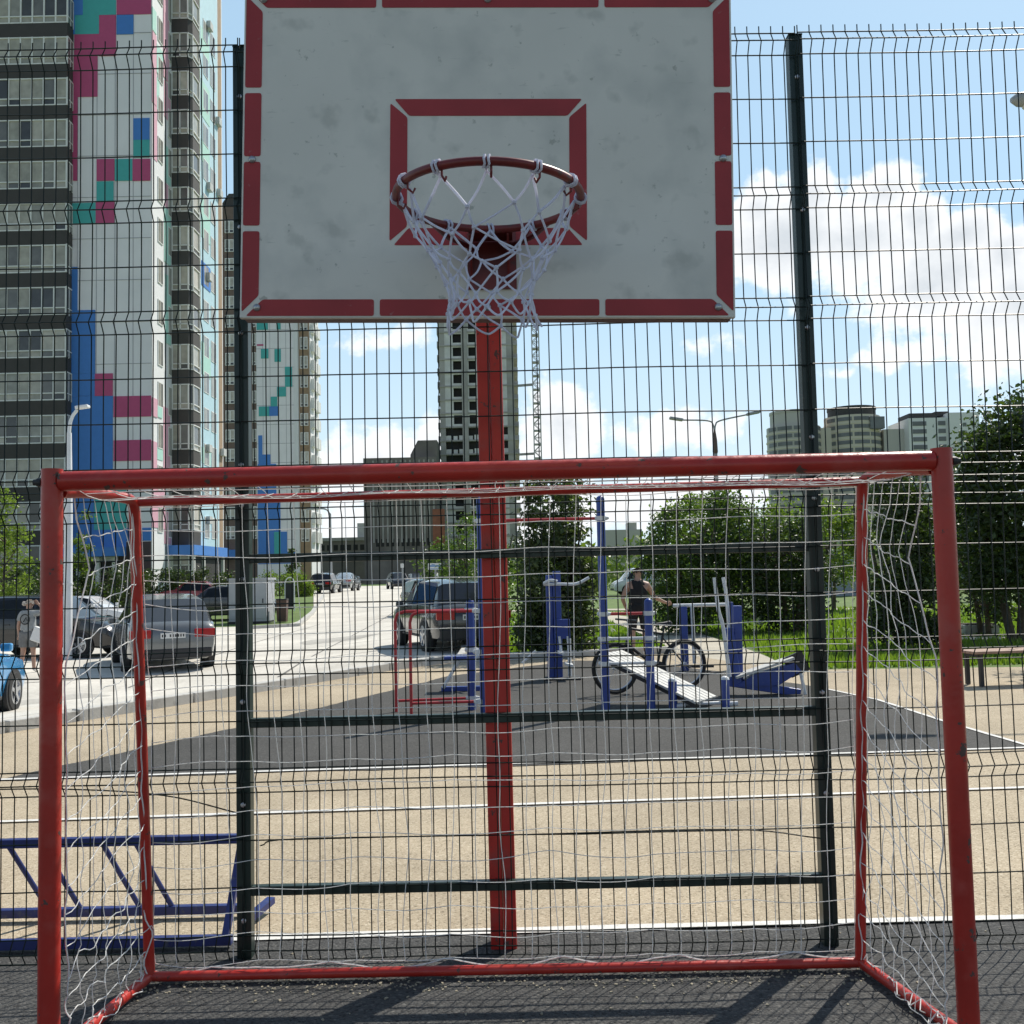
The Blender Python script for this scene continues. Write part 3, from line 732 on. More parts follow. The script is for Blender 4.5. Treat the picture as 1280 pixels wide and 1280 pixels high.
# rowing machine
rw = thing('rowing_machine', 'blue rowing exercise machine with sloping seat beam and tall white levers', 'exercise machine', (3.2, 13.4, 0))
yr = 13.4
def a_(px, py, dy=0): return at(px, py, yr+dy)
m = MB(); m.bar(a_(909, 785), a_(921, 858), .13, .12, up=(0, 1, 0)); m.bar(a_(905, 852), a_(1000, 866), .10, .10, up=(0, 1, 0)); m.build('frame', M['blue'], rw, bevel=.01)
m = MB(); m.bar(a_(921, 757, .1), a_(923, 850, .1), .11, .11, up=(0, 1, 0)); m.build('post', M['blue'], rw, bevel=.012)
m = MB(); m.prism([tuple((a_(px, py)-a_(918, 855)).xz) for px, py in [(917, 858), (972, 856), (1000, 838), (992, 828), (940, 843)]][::1], a_(918, 855)+V((0, .07, 0)), (1, 0, 0), (0, 0, 1), .14); m.build('seat_beam', M['blue'], rw)
m = MB(); m.bar(a_(918, 846, -.02), a_(990, 822, -.02), .26, .03, up=(-.3, 0, 1)); m.build('seat', M['plank'], rw)
m = MB(); m.bar(a_(990, 818), a_(1001, 842), .26, .05, up=(0, 1, 0)); m.build('end_plate', M['darktrim'], rw)
for dy, pts in ((-.25, [(893, 722), (898, 762), (904, 785), (912, 846)]), (.2, [(904, 722), (908, 745), (912, 790), (916, 800)])):
    m = MB(); m.tube(curve([a_(*p, dy) for p in pts], 5), .024, 8); m.build('lever', M['whitegym'], rw, smooth=True)
m = MB(); m.tube([a_(1001, 842, -.1), V((a_(1001, 842).x+.02, yr-.1, 0))], .022, 8); m.build('leg', M['whitegym'], rw)
# low bench behind the dip bars
lb = thing('leg_press', 'low blue seat on bent grey legs behind the red dip bars', 'exercise machine', (-.75, 14.6, 0))
m = MB(); m.bb(-1.0, -.6, 14.45, 14.8, .44, .49); m.build('seat', M['blue'], lb, bevel=.01)
m = MB(); m.tube([(-1.02, 14.5, .05), (-.8, 14.55, .42)], .025, 8); m.build('leg', M['whitegym'], lb)
m = MB(); m.tube([(-.55, 14.6, .44), (-.40, 14.6, .62), (-.3, 14.6, .64)], .025, 8); m.build('handle', M['whitegym'], lb)
m = MB(); m.bb(-1.05, -.4, 14.55, 14.65, .0, .06); m.tube([(-.62, 14.6, .02), (-.62, 14.6, .45)], .04, 10); m.build('base', M['blue'], lb)
m = MB(); m.tube([(.1, 14.8, .35), (.30, 14.8, .52)], .02, 8); m.build('backrest', M['whitegym'], lb)

# ------------------------------------------------------------------ bicycle
bk = thing('bicycle', 'dark bicycle parked on the pad between the blue gym posts', 'bicycle', (1.85, 13.95, 0))
Fw, Rw = V((1.33, 13.75, .345)), V((2.31, 14.12, .345)); dv = (Rw-Fw).normalized(); nv = V((-dv.y, dv.x, 0))
for c, nm in ((Fw, 'wheel'), (Rw, 'wheel')):
    m = MB(); m.tube([c+(dv*math.cos(t*math.pi/20)+V((0, 0, 1))*math.sin(t*math.pi/20))*.318 for t in range(40)], .027, 8, closed=True); wh = m.build('wheel', M['tyre'], bk, smooth=True)
    m = MB(); m.tube([c+(dv*math.cos(t*math.pi/20)+V((0, 0, 1))*math.sin(t*math.pi/20))*.286 for t in range(40)], .012, 6, closed=True)
    for t in range(16): m.tube([c+nv*.02*(1 if t % 2 else -1), c+(dv*math.cos(t*math.pi/8)+V((0, 0, 1))*math.sin(t*math.pi/8))*.286], .0018, 4)
    m.lathe([(.03, -.04), (.03, .04)], c, nv, 10); m.build('spokes', M['alloy'], wh)
def bp2(u, z): return V((*(Fw+(Rw-Fw)*u).xy, z))
fm = MB()
hd0, hd1, bb_, stp = bp2(.17, .66), bp2(.23, .86), bp2(.60, .32), bp2(.70, .77)
for a, b_, r_ in ((hd0, hd1, .022), (hd1, stp, .017), (hd0, bb_, .022), (bb_, stp, .018), (bb_, Rw, .012), (stp.lerp(bb_, .1), Rw, .011)): fm.tube([a, b_], r_, 8)
for s in (-.05, .05): fm.tube([hd0, hd0+nv*s+V((0, 0, -.03)), Fw+nv*s], .014, 8)
fm.build('frame', M['blackrub'], bk, smooth=True)
m = MB(); m.tube([hd1, hd1+V((-.02, 0, .09)), hd1+dv*-.06+V((0, 0, .12))], .014, 8); m.tube([hd1+dv*-.06+V((0, 0, .12))+nv*s for s in (-.31, -.12, 0, .12, .31)], .013, 8); m.build('handlebar', M['blackrub'], bk, smooth=True)
m = MB(); m.tube([stp, stp+(stp-bb_).normalized()*.13], .012, 8); e = stp+(stp-bb_).normalized()*.14
m.tube([e-dv*.13, e-dv*.02, e+dv*.08, e+dv*.11], [.015, .024, .042, .02], 8); m.build('saddle', M['darktrim'], bk, smooth=True)
m = MB(); m.lathe([(.09, -.006), (.09, .006)], bb_-nv*.05, nv, 20); m.tube([bb_-nv*.06, bb_-nv*.08+V((.1, 0, -.13))], .012, 6); m.tube([bb_+nv*.06, bb_+nv*.08+V((-.1, 0, .13))], .012, 6); m.build('crankset', M['blackrub'], bk)

# ------------------------------------------------------------------ people
def figure(name, label, J, bones, rad, cloths, hair, loc, look, fingers):
    root = thing(name, label, 'person', loc)
    names = list(J); idx = {n: i for i, n in enumerate(names)}
    me = bpy.data.meshes.new('body'); me.from_pydata([V(J[n])+V(loc) for n in names], [(idx[a], idx[b]) for a, b in bones], [])
    o = bpy.data.objects.new('tmp', me); col.objects.link(o)
    sk = o.modifiers.new('s', 'SKIN'); ss = o.modifiers.new('d', 'SUBSURF'); ss.levels = 2; ss.render_levels = 2
    for i, n in enumerate(names):
        r_ = rad[n]; sv = me.skin_vertices[0].data[i]; sv.radius = r_ if isinstance(r_, tuple) else (r_, r_); sv.use_root = (n == 'pelvis')
    dg = bpy.context.evaluated_depsgraph_get(); bm_ = bpy.data.meshes.new_from_object(o.evaluated_get(dg))
    vs = [v.co.copy() for v in bm_.vertices]; ns = [v.normal.copy() for v in bm_.vertices]; fs = [tuple(p.vertices) for p in bm_.polygons]
    bpy.data.objects.remove(o)
    body = MB(); body.v = [tuple(v) for v in vs]; body.f = fs[:]
    for w_, e_ in fingers:     # fingers and thumb grow out of each palm
        w_, e_ = V(w_)+V(loc), V(e_)+V(loc); d = (e_-w_).normalized(); s_ = d.cross(V((0, 1, .2))).normalized()
        for k in range(4):
            o_ = e_+s_*(k-1.5)*.019; L = (.07, .08, .075, .06)[k]
            body.tube([o_-d*.03, o_+d*L*.5, o_+d*L*.9+V((0, .03, -.015))], [.009, .0085, .007], 6)
        body.tube([e_-d*.05+s_*-.03, e_-d*.01+s_*-.055, e_+d*.025+s_*-.05], [.011, .010, .008], 6)
    hc = V(J['head'])+V(loc); lk = V(look).normalized(); sdv = lk.cross(V((0, 0, 1)))
    body.tube([hc+lk*.085+V((0, 0, .02)), hc+lk*.118+V((0, 0, -.015)), hc+lk*.09+V((0, 0, -.025))], [.008, .016, .008], 6)
    for s in (-1, 1):
        body.lathe([(.004, -.006), (.026, 0), (.02, .01), (.006, .012)], hc+sdv*s*.078+V((0, 0, -.005)), sdv*s, 10)
    bo = body.build('body', M['skin'], root, smooth=True, angle=80)
    fe = MB()
    for s in (-1, 1): fe.lathe([(.004, 0), (.011, .001), (.008, .006), (.002, .008)], hc+lk*.088+sdv*s*.03+V((0, 0, .02)), lk, 8)
    fe.tube([hc+lk*.098+sdv*-.024+V((0, 0, -.055)), hc+lk*.104+V((0, 0, -.055)), hc+lk*.098+sdv*.024+V((0, 0, -.055))], .005, 5)
    fe.build('eyes_and_mouth', M['darktrim'], bo)
    def near(p):
        best = None
        for a, b in bones:
            A_, B_ = V(J[a])+V(loc), V(J[b])+V(loc); d = B_-A_; t = max(0, min(1, (p-A_).dot(d)/max(1e-9, d.dot(d)))); dd = (p-(A_+d*t)).length
            ra = rad[a]; ra = max(ra) if isinstance(ra, tuple) else ra
            k = dd-ra*.5
            if best is None or k < best[0]: best = (k, (a, b), t)
        return best
    cl = [near(sum((vs[i] for i in f), V())/len(f)) for f in fs]
    for nm, m_, test, off in cloths:
        mb = MB(); mp = {}
        for f, (k_, bn, t) in zip(fs, cl):
            c = sum((vs[i] for i in f), V())/len(f)-V(loc)
            if not test(bn, t, c): continue
            ff = []
            for i in f:
                if i not in mp:
                    mp[i] = len(mb.v); q_ = vs[i]+ns[i]*(off+.006*wob(vs[i], 14, 3)); mb.v.append(tuple(q_))
                ff.append(mp[i])
            mb.f.append(tuple(ff))
        oc = mb.build(nm, m_, root, smooth=True, angle=80)
        sm = oc.modifiers.new('thick', 'SOLIDIFY'); sm.thickness = .008; sm.offset = -1
    hm = MB()
    hair(hm, hc, lk, sdv)
    hm.build('hair', M['hair'] if name != 'person' or 'grey' not in label else M['hairfair'], root, smooth=True, angle=80)
    return root
def legs(lx, st=0.0):
    return {}
MX, MY = at(799, 800, 20).x, 20.0
J = dict(pelvis=(0, 0, .93), belly=(0, .01, 1.06), chest=(0, .0, 1.25), upper=(0, -.01, 1.38), neck=(.005, .01, 1.47), skull=(.01, .02, 1.545), head=(.015, .03, 1.60), crown=(.02, .03, 1.655),
         sL=(-.185, 0, 1.38), eL=(-.30, .03, 1.12), wL=(-.22, .16, .92), hL=(-.18, .2, .86), sR=(.185, 0, 1.38), eR=(.33, .06, 1.12), wR=(.55, .16, 1.02), hR=(.63, .2, 1.01),
         hipL=(-.10, 0, .88), kL=(-.12, .04, .5), aL=(-.12, -.02, .09), fL=(-.14, .13, .035), hipR=(.10, 0, .88), kR=(.12, .03, .5), aR=(.11, -.03, .09), fR=(.14, .12, .035))
bones = [('pelvis','belly'),('belly','chest'),('chest','upper'),('upper','neck'),('neck','skull'),('skull','head'),('head','crown'),('upper','sL'),('sL','eL'),('eL','wL'),('wL','hL'),('upper','sR'),('sR','eR'),('eR','wR'),('wR','hR'),
         ('pelvis','hipL'),('hipL','kL'),('kL','aL'),('aL','fL'),('pelvis','hipR'),('hipR','kR'),('kR','aR'),('aR','fR')]
rad = dict(pelvis=(.15,.11), belly=(.175,.12), chest=(.205,.125), upper=(.17,.11), neck=.062, skull=(.062,.07), head=(.075,.092), crown=(.055,.065), sL=.062, eL=.045, wL=.03, hL=(.034,.02), sR=.062, eR=.045, wR=.03, hR=(.034,.02),
           hipL=.095, kL=.06, aL=.038, fL=.035, hipR=.095, kR=.06, aR=.038, fR=.035)
def hair_short(mb, hc, lk, sd_):
    up = V((0, 0, 1))
    for i in range(150):
        a = random.uniform(0, 6.28); e_ = random.uniform(.1, 1.4); d = (lk*math.cos(a)*math.cos(e_)+sd_*math.sin(a)*math.cos(e_)+up*math.sin(e_))
        if d.dot(lk) > .45 and e_ < .7: continue
        p = hc+V((0, 0, .01))+V((d.x*.080, d.y*.098, d.z*.098)); mb.tube([p, p+d*.012-up*.02], [.017, .006], 5)
torso = {'pelvis','belly','chest','upper'}
man_cl = [('tank_top', M['blackcloth'], lambda b, t, c: (b[0] in torso and b[1] in torso and c.z > .90) or (b in (('upper','sL'),('upper','sR')) and t < .62) or (b == ('upper', 'neck') and t < .15), .014),
          ('shorts', M['blackcloth'], lambda b, t, c: c.z < 1.0 and (b[0] in ('pelvis',) or (b[0] in ('hipL','hipR') and t < .93)), .022),
          ('shoe', M['bag'], lambda b, t, c: b[0] in ('aL','aR') or c.z < .09, .010)]
figure('person', 'person in black tank top and shorts seen from behind at the exercise machines', J, bones, rad, man_cl, hair_short, (MX, MY, 0), (.25, 1, 0), [(J['wL'], J['hL']), (J['wR'], J['hR'])])
WP = grh(35, 841)
J2 = dict(J); k_ = .955
J2.update(eR=(.36, .05, 1.44), wR=(.20, .10, 1.60), hR=(.12, .10, 1.64), eL=(-.24, .0, 1.10), wL=(-.25, .08, .86), hL=(-.25, .11, .79), sL=(-.16, 0, 1.37), sR=(.165, 0, 1.39), kL=(-.13, .03, .5), aL=(-.16, -.03, .09), fL=(-.18, .1, .035), kR=(.10, .04, .5), aR=(.13, .02, .09), fR=(.17, .14, .035))
J2 = {n: tuple(V(v)*k_) for n, v in J2.items()}
rad2 = dict(rad); rad2.update(pelvis=(.17,.12), belly=(.145,.105), chest=(.14,.10), upper=(.11,.085), sL=.052, sR=.052, eL=.038, eR=.038, kL=.056, kR=.056)
def hair_bun(mb, hc, lk, sd_):
    hair_short(mb, hc, lk, sd_)
    b_ = hc-lk*.02-sd_*.11+V((0, 0, .02))
    for i in range(60):
        d = V((random.gauss(0, 1), random.gauss(0, 1), random.gauss(0, 1))).normalized(); mb.tube([b_+d*.03, b_+d*.05+d.cross(lk)*.02], [.016, .007], 5)
wom_cl = [('shirt', M['greycloth'], lambda b, t, c: (b[0] in torso and b[1] in torso and c.z > .80) or b in (('upper','sL'),('upper','sR')) or (b[0] in ('sL','sR') and t < .55), .03),
          ('shorts', mat('darker grey cloth', (.17, .17, .17), .9, var=.2, scale=18), lambda b, t, c: c.z < .93 and (b[0] == 'pelvis' or (b[0] in ('hipL','hipR') and t < .72)), .035),
          ('shoe', M['bag'], lambda b, t, c: b[0] in ('aL','aR') or c.z < .08, .010)]
wm = figure('person', 'person in grey shirt and shorts raising one arm to their head beside dark cars', J2, bones, rad2, wom_cl, hair_bun, tuple(WP), (-.1, 1, 0), [(J2['wL'], J2['hL']), (J2['wR'], J2['hR'])])
m = MB(); m.tube([WP+V((.0+math.cos(t*math.pi/9)*.10, -.165, 1.20+math.sin(t*math.pi/9)*.11)) for t in range(18)], .014, 6, closed=True)
m.tube([WP+V((-.04, -.165, 1.14)), WP+V((.03, -.168, 1.24)), WP+V((.05, -.165, 1.17))], .012, 6); m.build('back_print', M['darktrim'], wm)
bgm = MB(); c = WP+V((.27, -.06, .84)); rot = Matrix.Rotation(.35, 3, 'Y')
bgm.box(c, (.30, .13, .33), rot); bgo = bgm.build('shoulder_bag', M['bag'], None, bevel=.03)
tag(bgo, 'white shoulder bag hanging at the hip of the person in grey', 'bag')
# ------------------------------------------------------------------ cars
def paint(name, c, metal=.3): return mat(name, c, rough=.22, metal=metal, var=.04, scale=2, spec=.5, coat=.9)
P_ = dict(blue=paint('bright blue car paint', (.05, .30, .62)), grey=paint('grey car paint', (.155, .165, .17)), black=paint('black car paint', (.012, .012, .014)), white=paint('white car paint', (.62, .63, .64), 0),
          silver=paint('silver car paint', (.36, .38, .40), .5), red=paint('red car paint', (.30, .02, .02)), dark=paint('dark grey car paint', (.04, .043, .047)), steel=paint('steel grey car paint', (.20, .22, .24), .5))
def lerp(a, b, t): return a+(b-a)*t
def car(label, paintk, loc, heading, kind='suv', group=None, L=4.6, W=1.86, H=1.66, plate=True, detail=True):
    """heading: world angle of the car's nose (0 = +X)"""
    root = thing('car', label, 'car', loc, 0, group)
    w = W/2
    prof = dict(
        suv=[(-.50,.42,.78,.80,.78),(-.492,.30,.90,.94,.80),(-.475,.27,.98,1.03,.80),(-.455,.27,1.02,1.08,.80),(-.40,.27,1.05,1.56,.68),(-.33,.28,1.06,1.64,.62),(-.18,.28,1.05,1.67,.63),(.02,.28,1.04,1.66,.63),(.10,.28,1.03,1.61,.62),(.235,.28,1.02,1.06,.74),(.33,.28,.97,1.02,.74),(.43,.24,.88,.93,.70),(.475,.28,.74,.80,.66),(.495,.34,.62,.66,.60),(.50,.40,.55,.57,.55)],
        hatch=[(-.50,.40,.72,.74,.74),(-.492,.28,.86,.90,.76),(-.47,.22,.92,.98,.74),(-.37,.20,.95,1.38,.62),(-.25,.20,.96,1.47,.62),(-.05,.20,.95,1.50,.62),(.06,.20,.94,1.46,.61),(.22,.20,.93,.97,.72),(.32,.20,.88,.93,.72),(.43,.22,.78,.83,.68),(.48,.26,.66,.70,.62),(.50,.36,.54,.56,.56)],
        sedan=[(-.50,.40,.74,.76,.72),(-.49,.28,.88,.92,.74),(-.46,.22,.95,.99,.73),(-.34,.20,.95,1.02,.70),(-.22,.20,.95,1.36,.60),(-.12,.20,.94,1.43,.60),(.02,.20,.93,1.43,.60),(.08,.20,.92,1.38,.59),(.22,.20,.91,.95,.70),(.33,.20,.86,.91,.70),(.44,.22,.76,.81,.66),(.485,.26,.64,.68,.60),(.50,.36,.54,.56,.55)],
        van=[(-.50,.40,.95,1.0,.86),(-.495,.28,1.05,1.85,.74),(-.48,.22,1.1,1.93,.72),(-.3,.20,1.1,1.96,.72),(.0,.20,1.1,1.96,.72),(.2,.20,1.08,1.90,.70),(.36,.20,1.04,1.10,.76),(.44,.22,.92,.97,.72),(.49,.26,.74,.78,.66),(.50,.36,.6,.62,.6)])[kind]
    top = max(p[3] for p in prof); kz = H/top
    R_ = Matrix.Rotation(heading, 3, 'Z')
    lo = V(loc)
    def T(x, y, z): return lo + R_ @ V((x, y, z))
    def sec(p):
        f, zl, zb, zt, wt = p; x = f*L; zl, zb, zt = zl*kz, zb*kz, zt*kz
        taper = 1-.10*max(0, (abs(f)-.38)/.12)**2
        wl = w*taper; cab = zt-zb > .15
        wtop = w*wt/.90 if cab else wl*.86
        half = [(wl*.80, zl), (wl*.95, zl+.06), (wl*.99, lerp(zl, zb, .45)), (wl, lerp(zl, zb, .72)), (wl*.965, zb), (wl*.93 if cab else wl*.9, zb+.02), (wtop, zt-.05 if cab else zt-.012), (wtop*.86, zt), (wtop*.45, zt+.018)]
        return x, half
    secs = [sec(p) for p in prof]
    b = MB(); ring = []
    for x, half in secs:
        ring.append([len(b.v)+i for i in range(len(half)*2)])
        b.v += [tuple(T(x, y, z)) for y, z in half] + [tuple(T(x, -y, z)) for y, z in half[::-1]]
    n = len(ring[0])
    for i in range(len(ring)-1):
        for k in range(n):
            l = (k+1) % n; b.f.append((ring[i][k], ring[i][l], ring[i+1][l], ring[i+1][k]))
    b.f.append(tuple(ring[0][::-1])); b.f.append(tuple(ring[-1]))
    body = b.build('body', P_[paintk], root, smooth=True, angle=28)
    # glazing: panes 5 mm proud of the cabin
    cabi = [i for i, p in enumerate(prof) if (p[3]-p[2])*kz > .15]
    i0, i1 = cabi[0], cabi[-1]
    def pane(name, pts):
        c = sum(pts, V())/len(pts); nn = (pts[1]-pts[0]).cross(pts[2]-pts[0]).normalized(); out = c-T(0, 0, c.z-lo.z)
        if nn.dot(c-T((secs[i0][0]+secs[i1][0])/2, 0, .9)) < 0: nn = -nn
        pts = [p.lerp(c, .07)+nn*.012 for p in pts]; m = MB(); m.quad(*pts); m.add([p-nn*.03 for p in pts], []); k = len(pts)
        m.f += [(j, (j+1) % k, k+(j+1) % k, k+j) for j in range(k)]
        m.build(name, M['carglass'], body)
    for s in (1, -1):
        def pt(i, k, t=0): x, hf = secs[i]; return T(x, s*hf[k][0], hf[k][1])
        nxt, prv = i1+1, i0-1
        mid = [i for i in cabi if secs[i][0] > -.10*L][0]
        a0, a1 = pt(i0, 5), pt(mid, 5); t0, t1 = pt(i0, 6), pt(mid, 6)
        # rear and front door glass
        rb_ = secs[prv]; q0 = T(lerp(rb_[0], secs[i0][0], .55), s*secs[i0][1][5][0], secs[i0][1][5][1])
        fb = secs[nxt]; q1 = T(lerp(secs[i1][0], fb[0], .72), s*secs[i1][1][5][0], secs[i1][1][5][1]+.01)
        pane('side_window', [q0, a1, t1, t0]); pane('side_window', [a1, q1, pt(i1, 6), t1])
    xw, hw_ = secs[i1]; xf, hf_ = secs[i1+1]
    pane('windscreen', [T(xf-.03, -hf_[6][0]*.95, hf_[6][1]+.03), T(xf-.03, hf_[6][0]*.95, hf_[6][1]+.03), T(xw, hw_[7][0], hw_[7][1]-.01), T(xw, -hw_[7][0], hw_[7][1]-.01)])
    xw, hw_ = secs[i0]; xf, hf_ = secs[i0-1]
    if kind != 'van': pane('rear_window', [T(xf+.03, -hf_[6][0]*.97, hf_[6][1]+.02), T(xf+.03, hf_[6][0]*.97, hf_[6][1]+.02), T(xw, hw_[7][0]*1.08, hw_[7][1]-.04), T(xw, -hw_[7][0]*1.08, hw_[7][1]-.04)])
    # shut lines of the doors, and handles
    def at_x(x, s, k, o=.003):
        for (xa, ha), (xb, hb) in zip(secs, secs[1:]):
            if xa <= x <= xb:
                t_ = (x-xa)/(xb-xa); y_, z_ = lerp(ha[k][0], hb[k][0], t_), lerp(ha[k][1], hb[k][1], t_); return T(x, s*(y_+o), z_)
    if detail:
        for s in (1, -1):
            for fx in (-.20, .0, .19):
                m = MB(); m.tube([at_x(fx*L+(.05*L if fx < -.1 else 0)*(k == 1), s, k) for k in (1, 2, 3, 4)], .006, 4); m.build('shut_line', M['darktrim'], body)
            for fx in (-.135, .045):
                m = MB(); p_ = at_x(fx*L, s, 3, .012).lerp(at_x(fx*L, s, 4, .012), .35); m.box(p_, (.17, .03, .03), R_); m.build('door_handle', P_[paintk], body, bevel=.008)
            m = MB(); m.tube([at_x(fx*L, s, 1, .006) for fx in (-.2, 0, .2)], .03, 6); m.build('sill', M['darktrim'], body)
    # wheels
    rt = .345 if kind in ('suv', 'van') else .315
    ay = R_ @ V((0, 1, 0))
    for fx in (-.295, .305):
        for s in (1, -1):
            c = T(fx*L, s*(w-.10), rt)
            ar = MB(); ar.lathe([(rt*1.14, 0), (rt*1.14, .13)], T(fx*L, s*(w-.12), rt+.01), ay*s, 22); ar.build('wheel_arch', M['darktrim'], body, smooth=True)
            t = MB(); t.lathe([(rt*.62, -.11), (rt*.93, -.115), (rt, -.08), (rt, .095), (rt*.94, .128), (rt*.66, .132), (rt*.64, .10)], c, ay*s, 28); wh = t.build('wheel', M['tyre'], root, smooth=True)
            r_ = MB(); r_.lathe([(rt*.62, .10), (rt*.66, .134), (rt*.60, .137), (rt*.57, .11)], c, ay*s, 24)
            u0 = R_ @ V((1, 0, 0))
            for k in range(5):
                a = k*2*math.pi/5+.3; d = u0*math.cos(a)+V((0, 0, 1))*math.sin(a); r_.bar(c+ay*s*.128, c+ay*s*.128+d*rt*.6, .06, .02, up=ay*s)
            r_.lathe([(.07, .12), (.06, .142)], c, ay*s, 12)
            r_.build('rim', M['alloy'], wh)
    if detail:
        xr_, hr_ = secs[2]; xfr, hfr = secs[-4]
        for s in (1, -1):
            m = MB(); m.box(T(-.490*L, s*w*.70, .84*kz), (.12, w*.46, .18*kz), R_); m.build('tail_light', M['tail'], body, bevel=.02)
            m = MB(); m.box(T(.455*L, s*w*.68, .74*kz), (.16, w*.34, .12), R_); m.build('headlight', M['headl'], body, bevel=.03)
            m = MB(); m.box(T(.17*L, s*(w+.08), 1.06*kz), (.12, .17, .13), R_); m.build('mirror', P_[paintk], body, bevel=.03)
        m = MB(); m.box(T(-.492*L, 0, .42*kz), (.10, w*1.72, .22), R_); m.build('rear_bumper', M['darktrim'], body, bevel=.03)
        m = MB(); m.box(T(.490*L, 0, .40*kz), (.10, w*1.5, .20), R_); m.build('front_bumper', M['darktrim'], body, bevel=.03)
        m = MB(); m.box(T(.487*L, 0, .60*kz), (.05, w*.8, .15), R_); m.build('grille', M['darktrim'], body, bevel=.02)
        m = MB(); m.box(T(-.503*L, 0, .80*kz), (.02, .52, .115), R_); pl = m.build('number_plate', M['plate'], body)
        m = MB()
        for k in (-4, -3, -2, -1, 0, 1, 3, 4): m.box(T(-.503*L-.0105, k*.055, .80*kz), (.003, .03, .06), R_)
        m.build('plate_characters', M['darktrim'], pl)
    return root
def onroad(px, py): return grh(px, py)
pB = onroad(10, 889)
car('bright blue car with alloy wheels, cut off by the left edge', 'blue', tuple(pB-(Matrix.Rotation(R(97), 3, 'Z') @ V((1.28, -.80, 0)))), R(97), 'hatch', L=4.2, H=1.50, W=1.78)
pS = onroad(226, 834)
car('grey car with red tail lights parked with its rear towards the court', 'grey', tuple(pS+V((-.80, 1.0, -.03))), R(90+25), 'suv', H=1.70, L=4.75, W=1.93)
pD = onroad(128, 822)
car('black car parked sideways between the grey car and the person in grey', 'black', tuple(pD+V((-1.85, .95, 0))), R(-8), 'suv', H=1.68, L=4.7)
pW = onroad(150, 789)
car('white car with curved roof parked behind the black car', 'white', tuple(pW+V((-1.7, .9, 0))), R(-6), 'sedan', H=1.46, L=4.5)
p = onroad(272, 776); car('dark car parked in front of the grey cabinet', 'dark', tuple(p+V((.3, 1.2, 0))), R(10), 'sedan', L=4.5)
p = onroad(232, 764); car('red car mostly hidden behind the dark car near the building', 'red', tuple(p+V((.3, 2.2, 0))), R(6), 'sedan', L=4.4)
p = onroad(545, 815); car('dark grey car with silver wheel parked behind the red dip bars', 'dark', tuple(p+V((.15, 1.75, 0))), R(90+19), 'suv', H=1.58, L=4.4, W=1.8)
p = onroad(520, 770); car('silver car with a reflecting windscreen just behind the dark grey one', 'steel', tuple(p+V((.5, 1.2, 0))), R(-72), 'suv', L=4.5, H=1.6)
p = onroad(541, 730); car('white car half hidden by the tree under the big sign', 'white', tuple(p+V((.6, 2, 0))), R(-80), 'sedan', L=4.4)
p = onroad(526, 727); car('grey car between the black car and the wide sign', 'grey', tuple(p+V((.6, 4, 0))), R(-78), 'suv', L=4.5)
p = onroad(498, 736); car('black car farther up the road beside the small square sign', 'black', tuple(p), R(-75), 'suv', L=4.6, H=1.6)
p = onroad(507, 731); car('dark car behind the black one under the blue sign', 'dark', tuple(p+V((.9, 7, 0))), R(-75), 'van', L=4.6, H=1.8)
G_ = 'far cars parked along the road'
for px, py, k, lab, kd in [(403, 742, 'black', 'black car parked at the far left kerb, nearest of the far row', 'suv'), (429, 739, 'silver', 'silver car to the right of the far black car', 'sedan'), (443, 731, 'white', 'white car in the middle of the far row', 'sedan'), (456, 729, 'white', 'second small white car in the far row, nearest the sign', 'suv'), (470, 726, 'dark', 'dark car at the right end of the far row', 'suv'), (450, 726, 'red', 'reddish car hidden behind the far white cars', 'sedan'), (436, 735, 'dark', 'dark car close behind the far silver car', 'suv'), (462, 723, 'white', 'white van among the farthest parked cars', 'van'), (480, 724, 'silver', 'silver car in the far row just left of the black car', 'sedan'), (416, 733, 'steel', 'grey car peeping out between the far black and silver cars', 'suv')]:
    p = onroad(px, py); car(lab, k, tuple(p+V((0, 1.5, 0))), R(88 if px < 440 else -80), kd, group=G_, L=4.4, detail=px < 440, H=1.6)
VP = gr(795, 743); car('white van parked beyond the grass behind the man', 'white', (VP.x+.7, VP.y+1, 0), R(186), 'van', L=4.9, H=2.05, W=1.95)

# ------------------------------------------------------------------ street furniture
def lampL(px, pytop, pybase_Y, label):
    Y = pybase_Y; b = at(px, 740, Y); X = b.x; zt = at(px, pytop, Y).z; z0 = h(X, Y)
    r_ = thing('street_lamp', label, 'street lamp', (X, Y, z0))
    m = MB(); m.tube([(X, Y, z0), (X, Y, zt-2.9), (X, Y, zt-.75)], [.115, .105, .07], 14); m.tube([(X, Y, z0+1.95), (X, Y, z0+2.0)], .125, 14); m.build('pole', M['pole_white'], r_, smooth=True)
    m = MB(); m.tube(curve([(X, Y, zt-.76), (X+.03, Y, zt-.5), (X+.10, Y, zt-.3), (X+.22, Y, zt-.14)], 5), .045, 10); m.build('arm', M['pole_white'], r_, smooth=True)
    m = MB(); m.box((X+.36, Y, zt-.07), (.34, .22, .08), Matrix.Rotation(-.12, 3, 'Y')); m.build('lamp_head', M['pole_white'], r_, bevel=.02)
    return r_
lampL(85, 506, 27, 'white street lamp with short curved arm in front of the coloured tower')
Y = 38.0; X = at(896, 620, Y).x; zt = at(893, 535, Y).z
r_ = thing('street_lamp', 'tall street lamp with two arms spread like a Y above the bushes', 'street lamp', (X, Y, 0))
m = MB(); m.tube([(X, Y, 0), (X, Y, zt-1.8), (X, Y, zt-1.0), (X, Y, zt-.7)], [.10, .085, .08, .06], 12); m.build('pole', M['lamp_grey'], r_, smooth=True)
m = MB(); m.lathe([(.05, 0), (.10, .15), (.085, .6), (.03, 1.0)], (X, Y, zt-1.05), (0, 0, 1), 12); m.build('collar', M['lamp_brown'], r_, smooth=True)
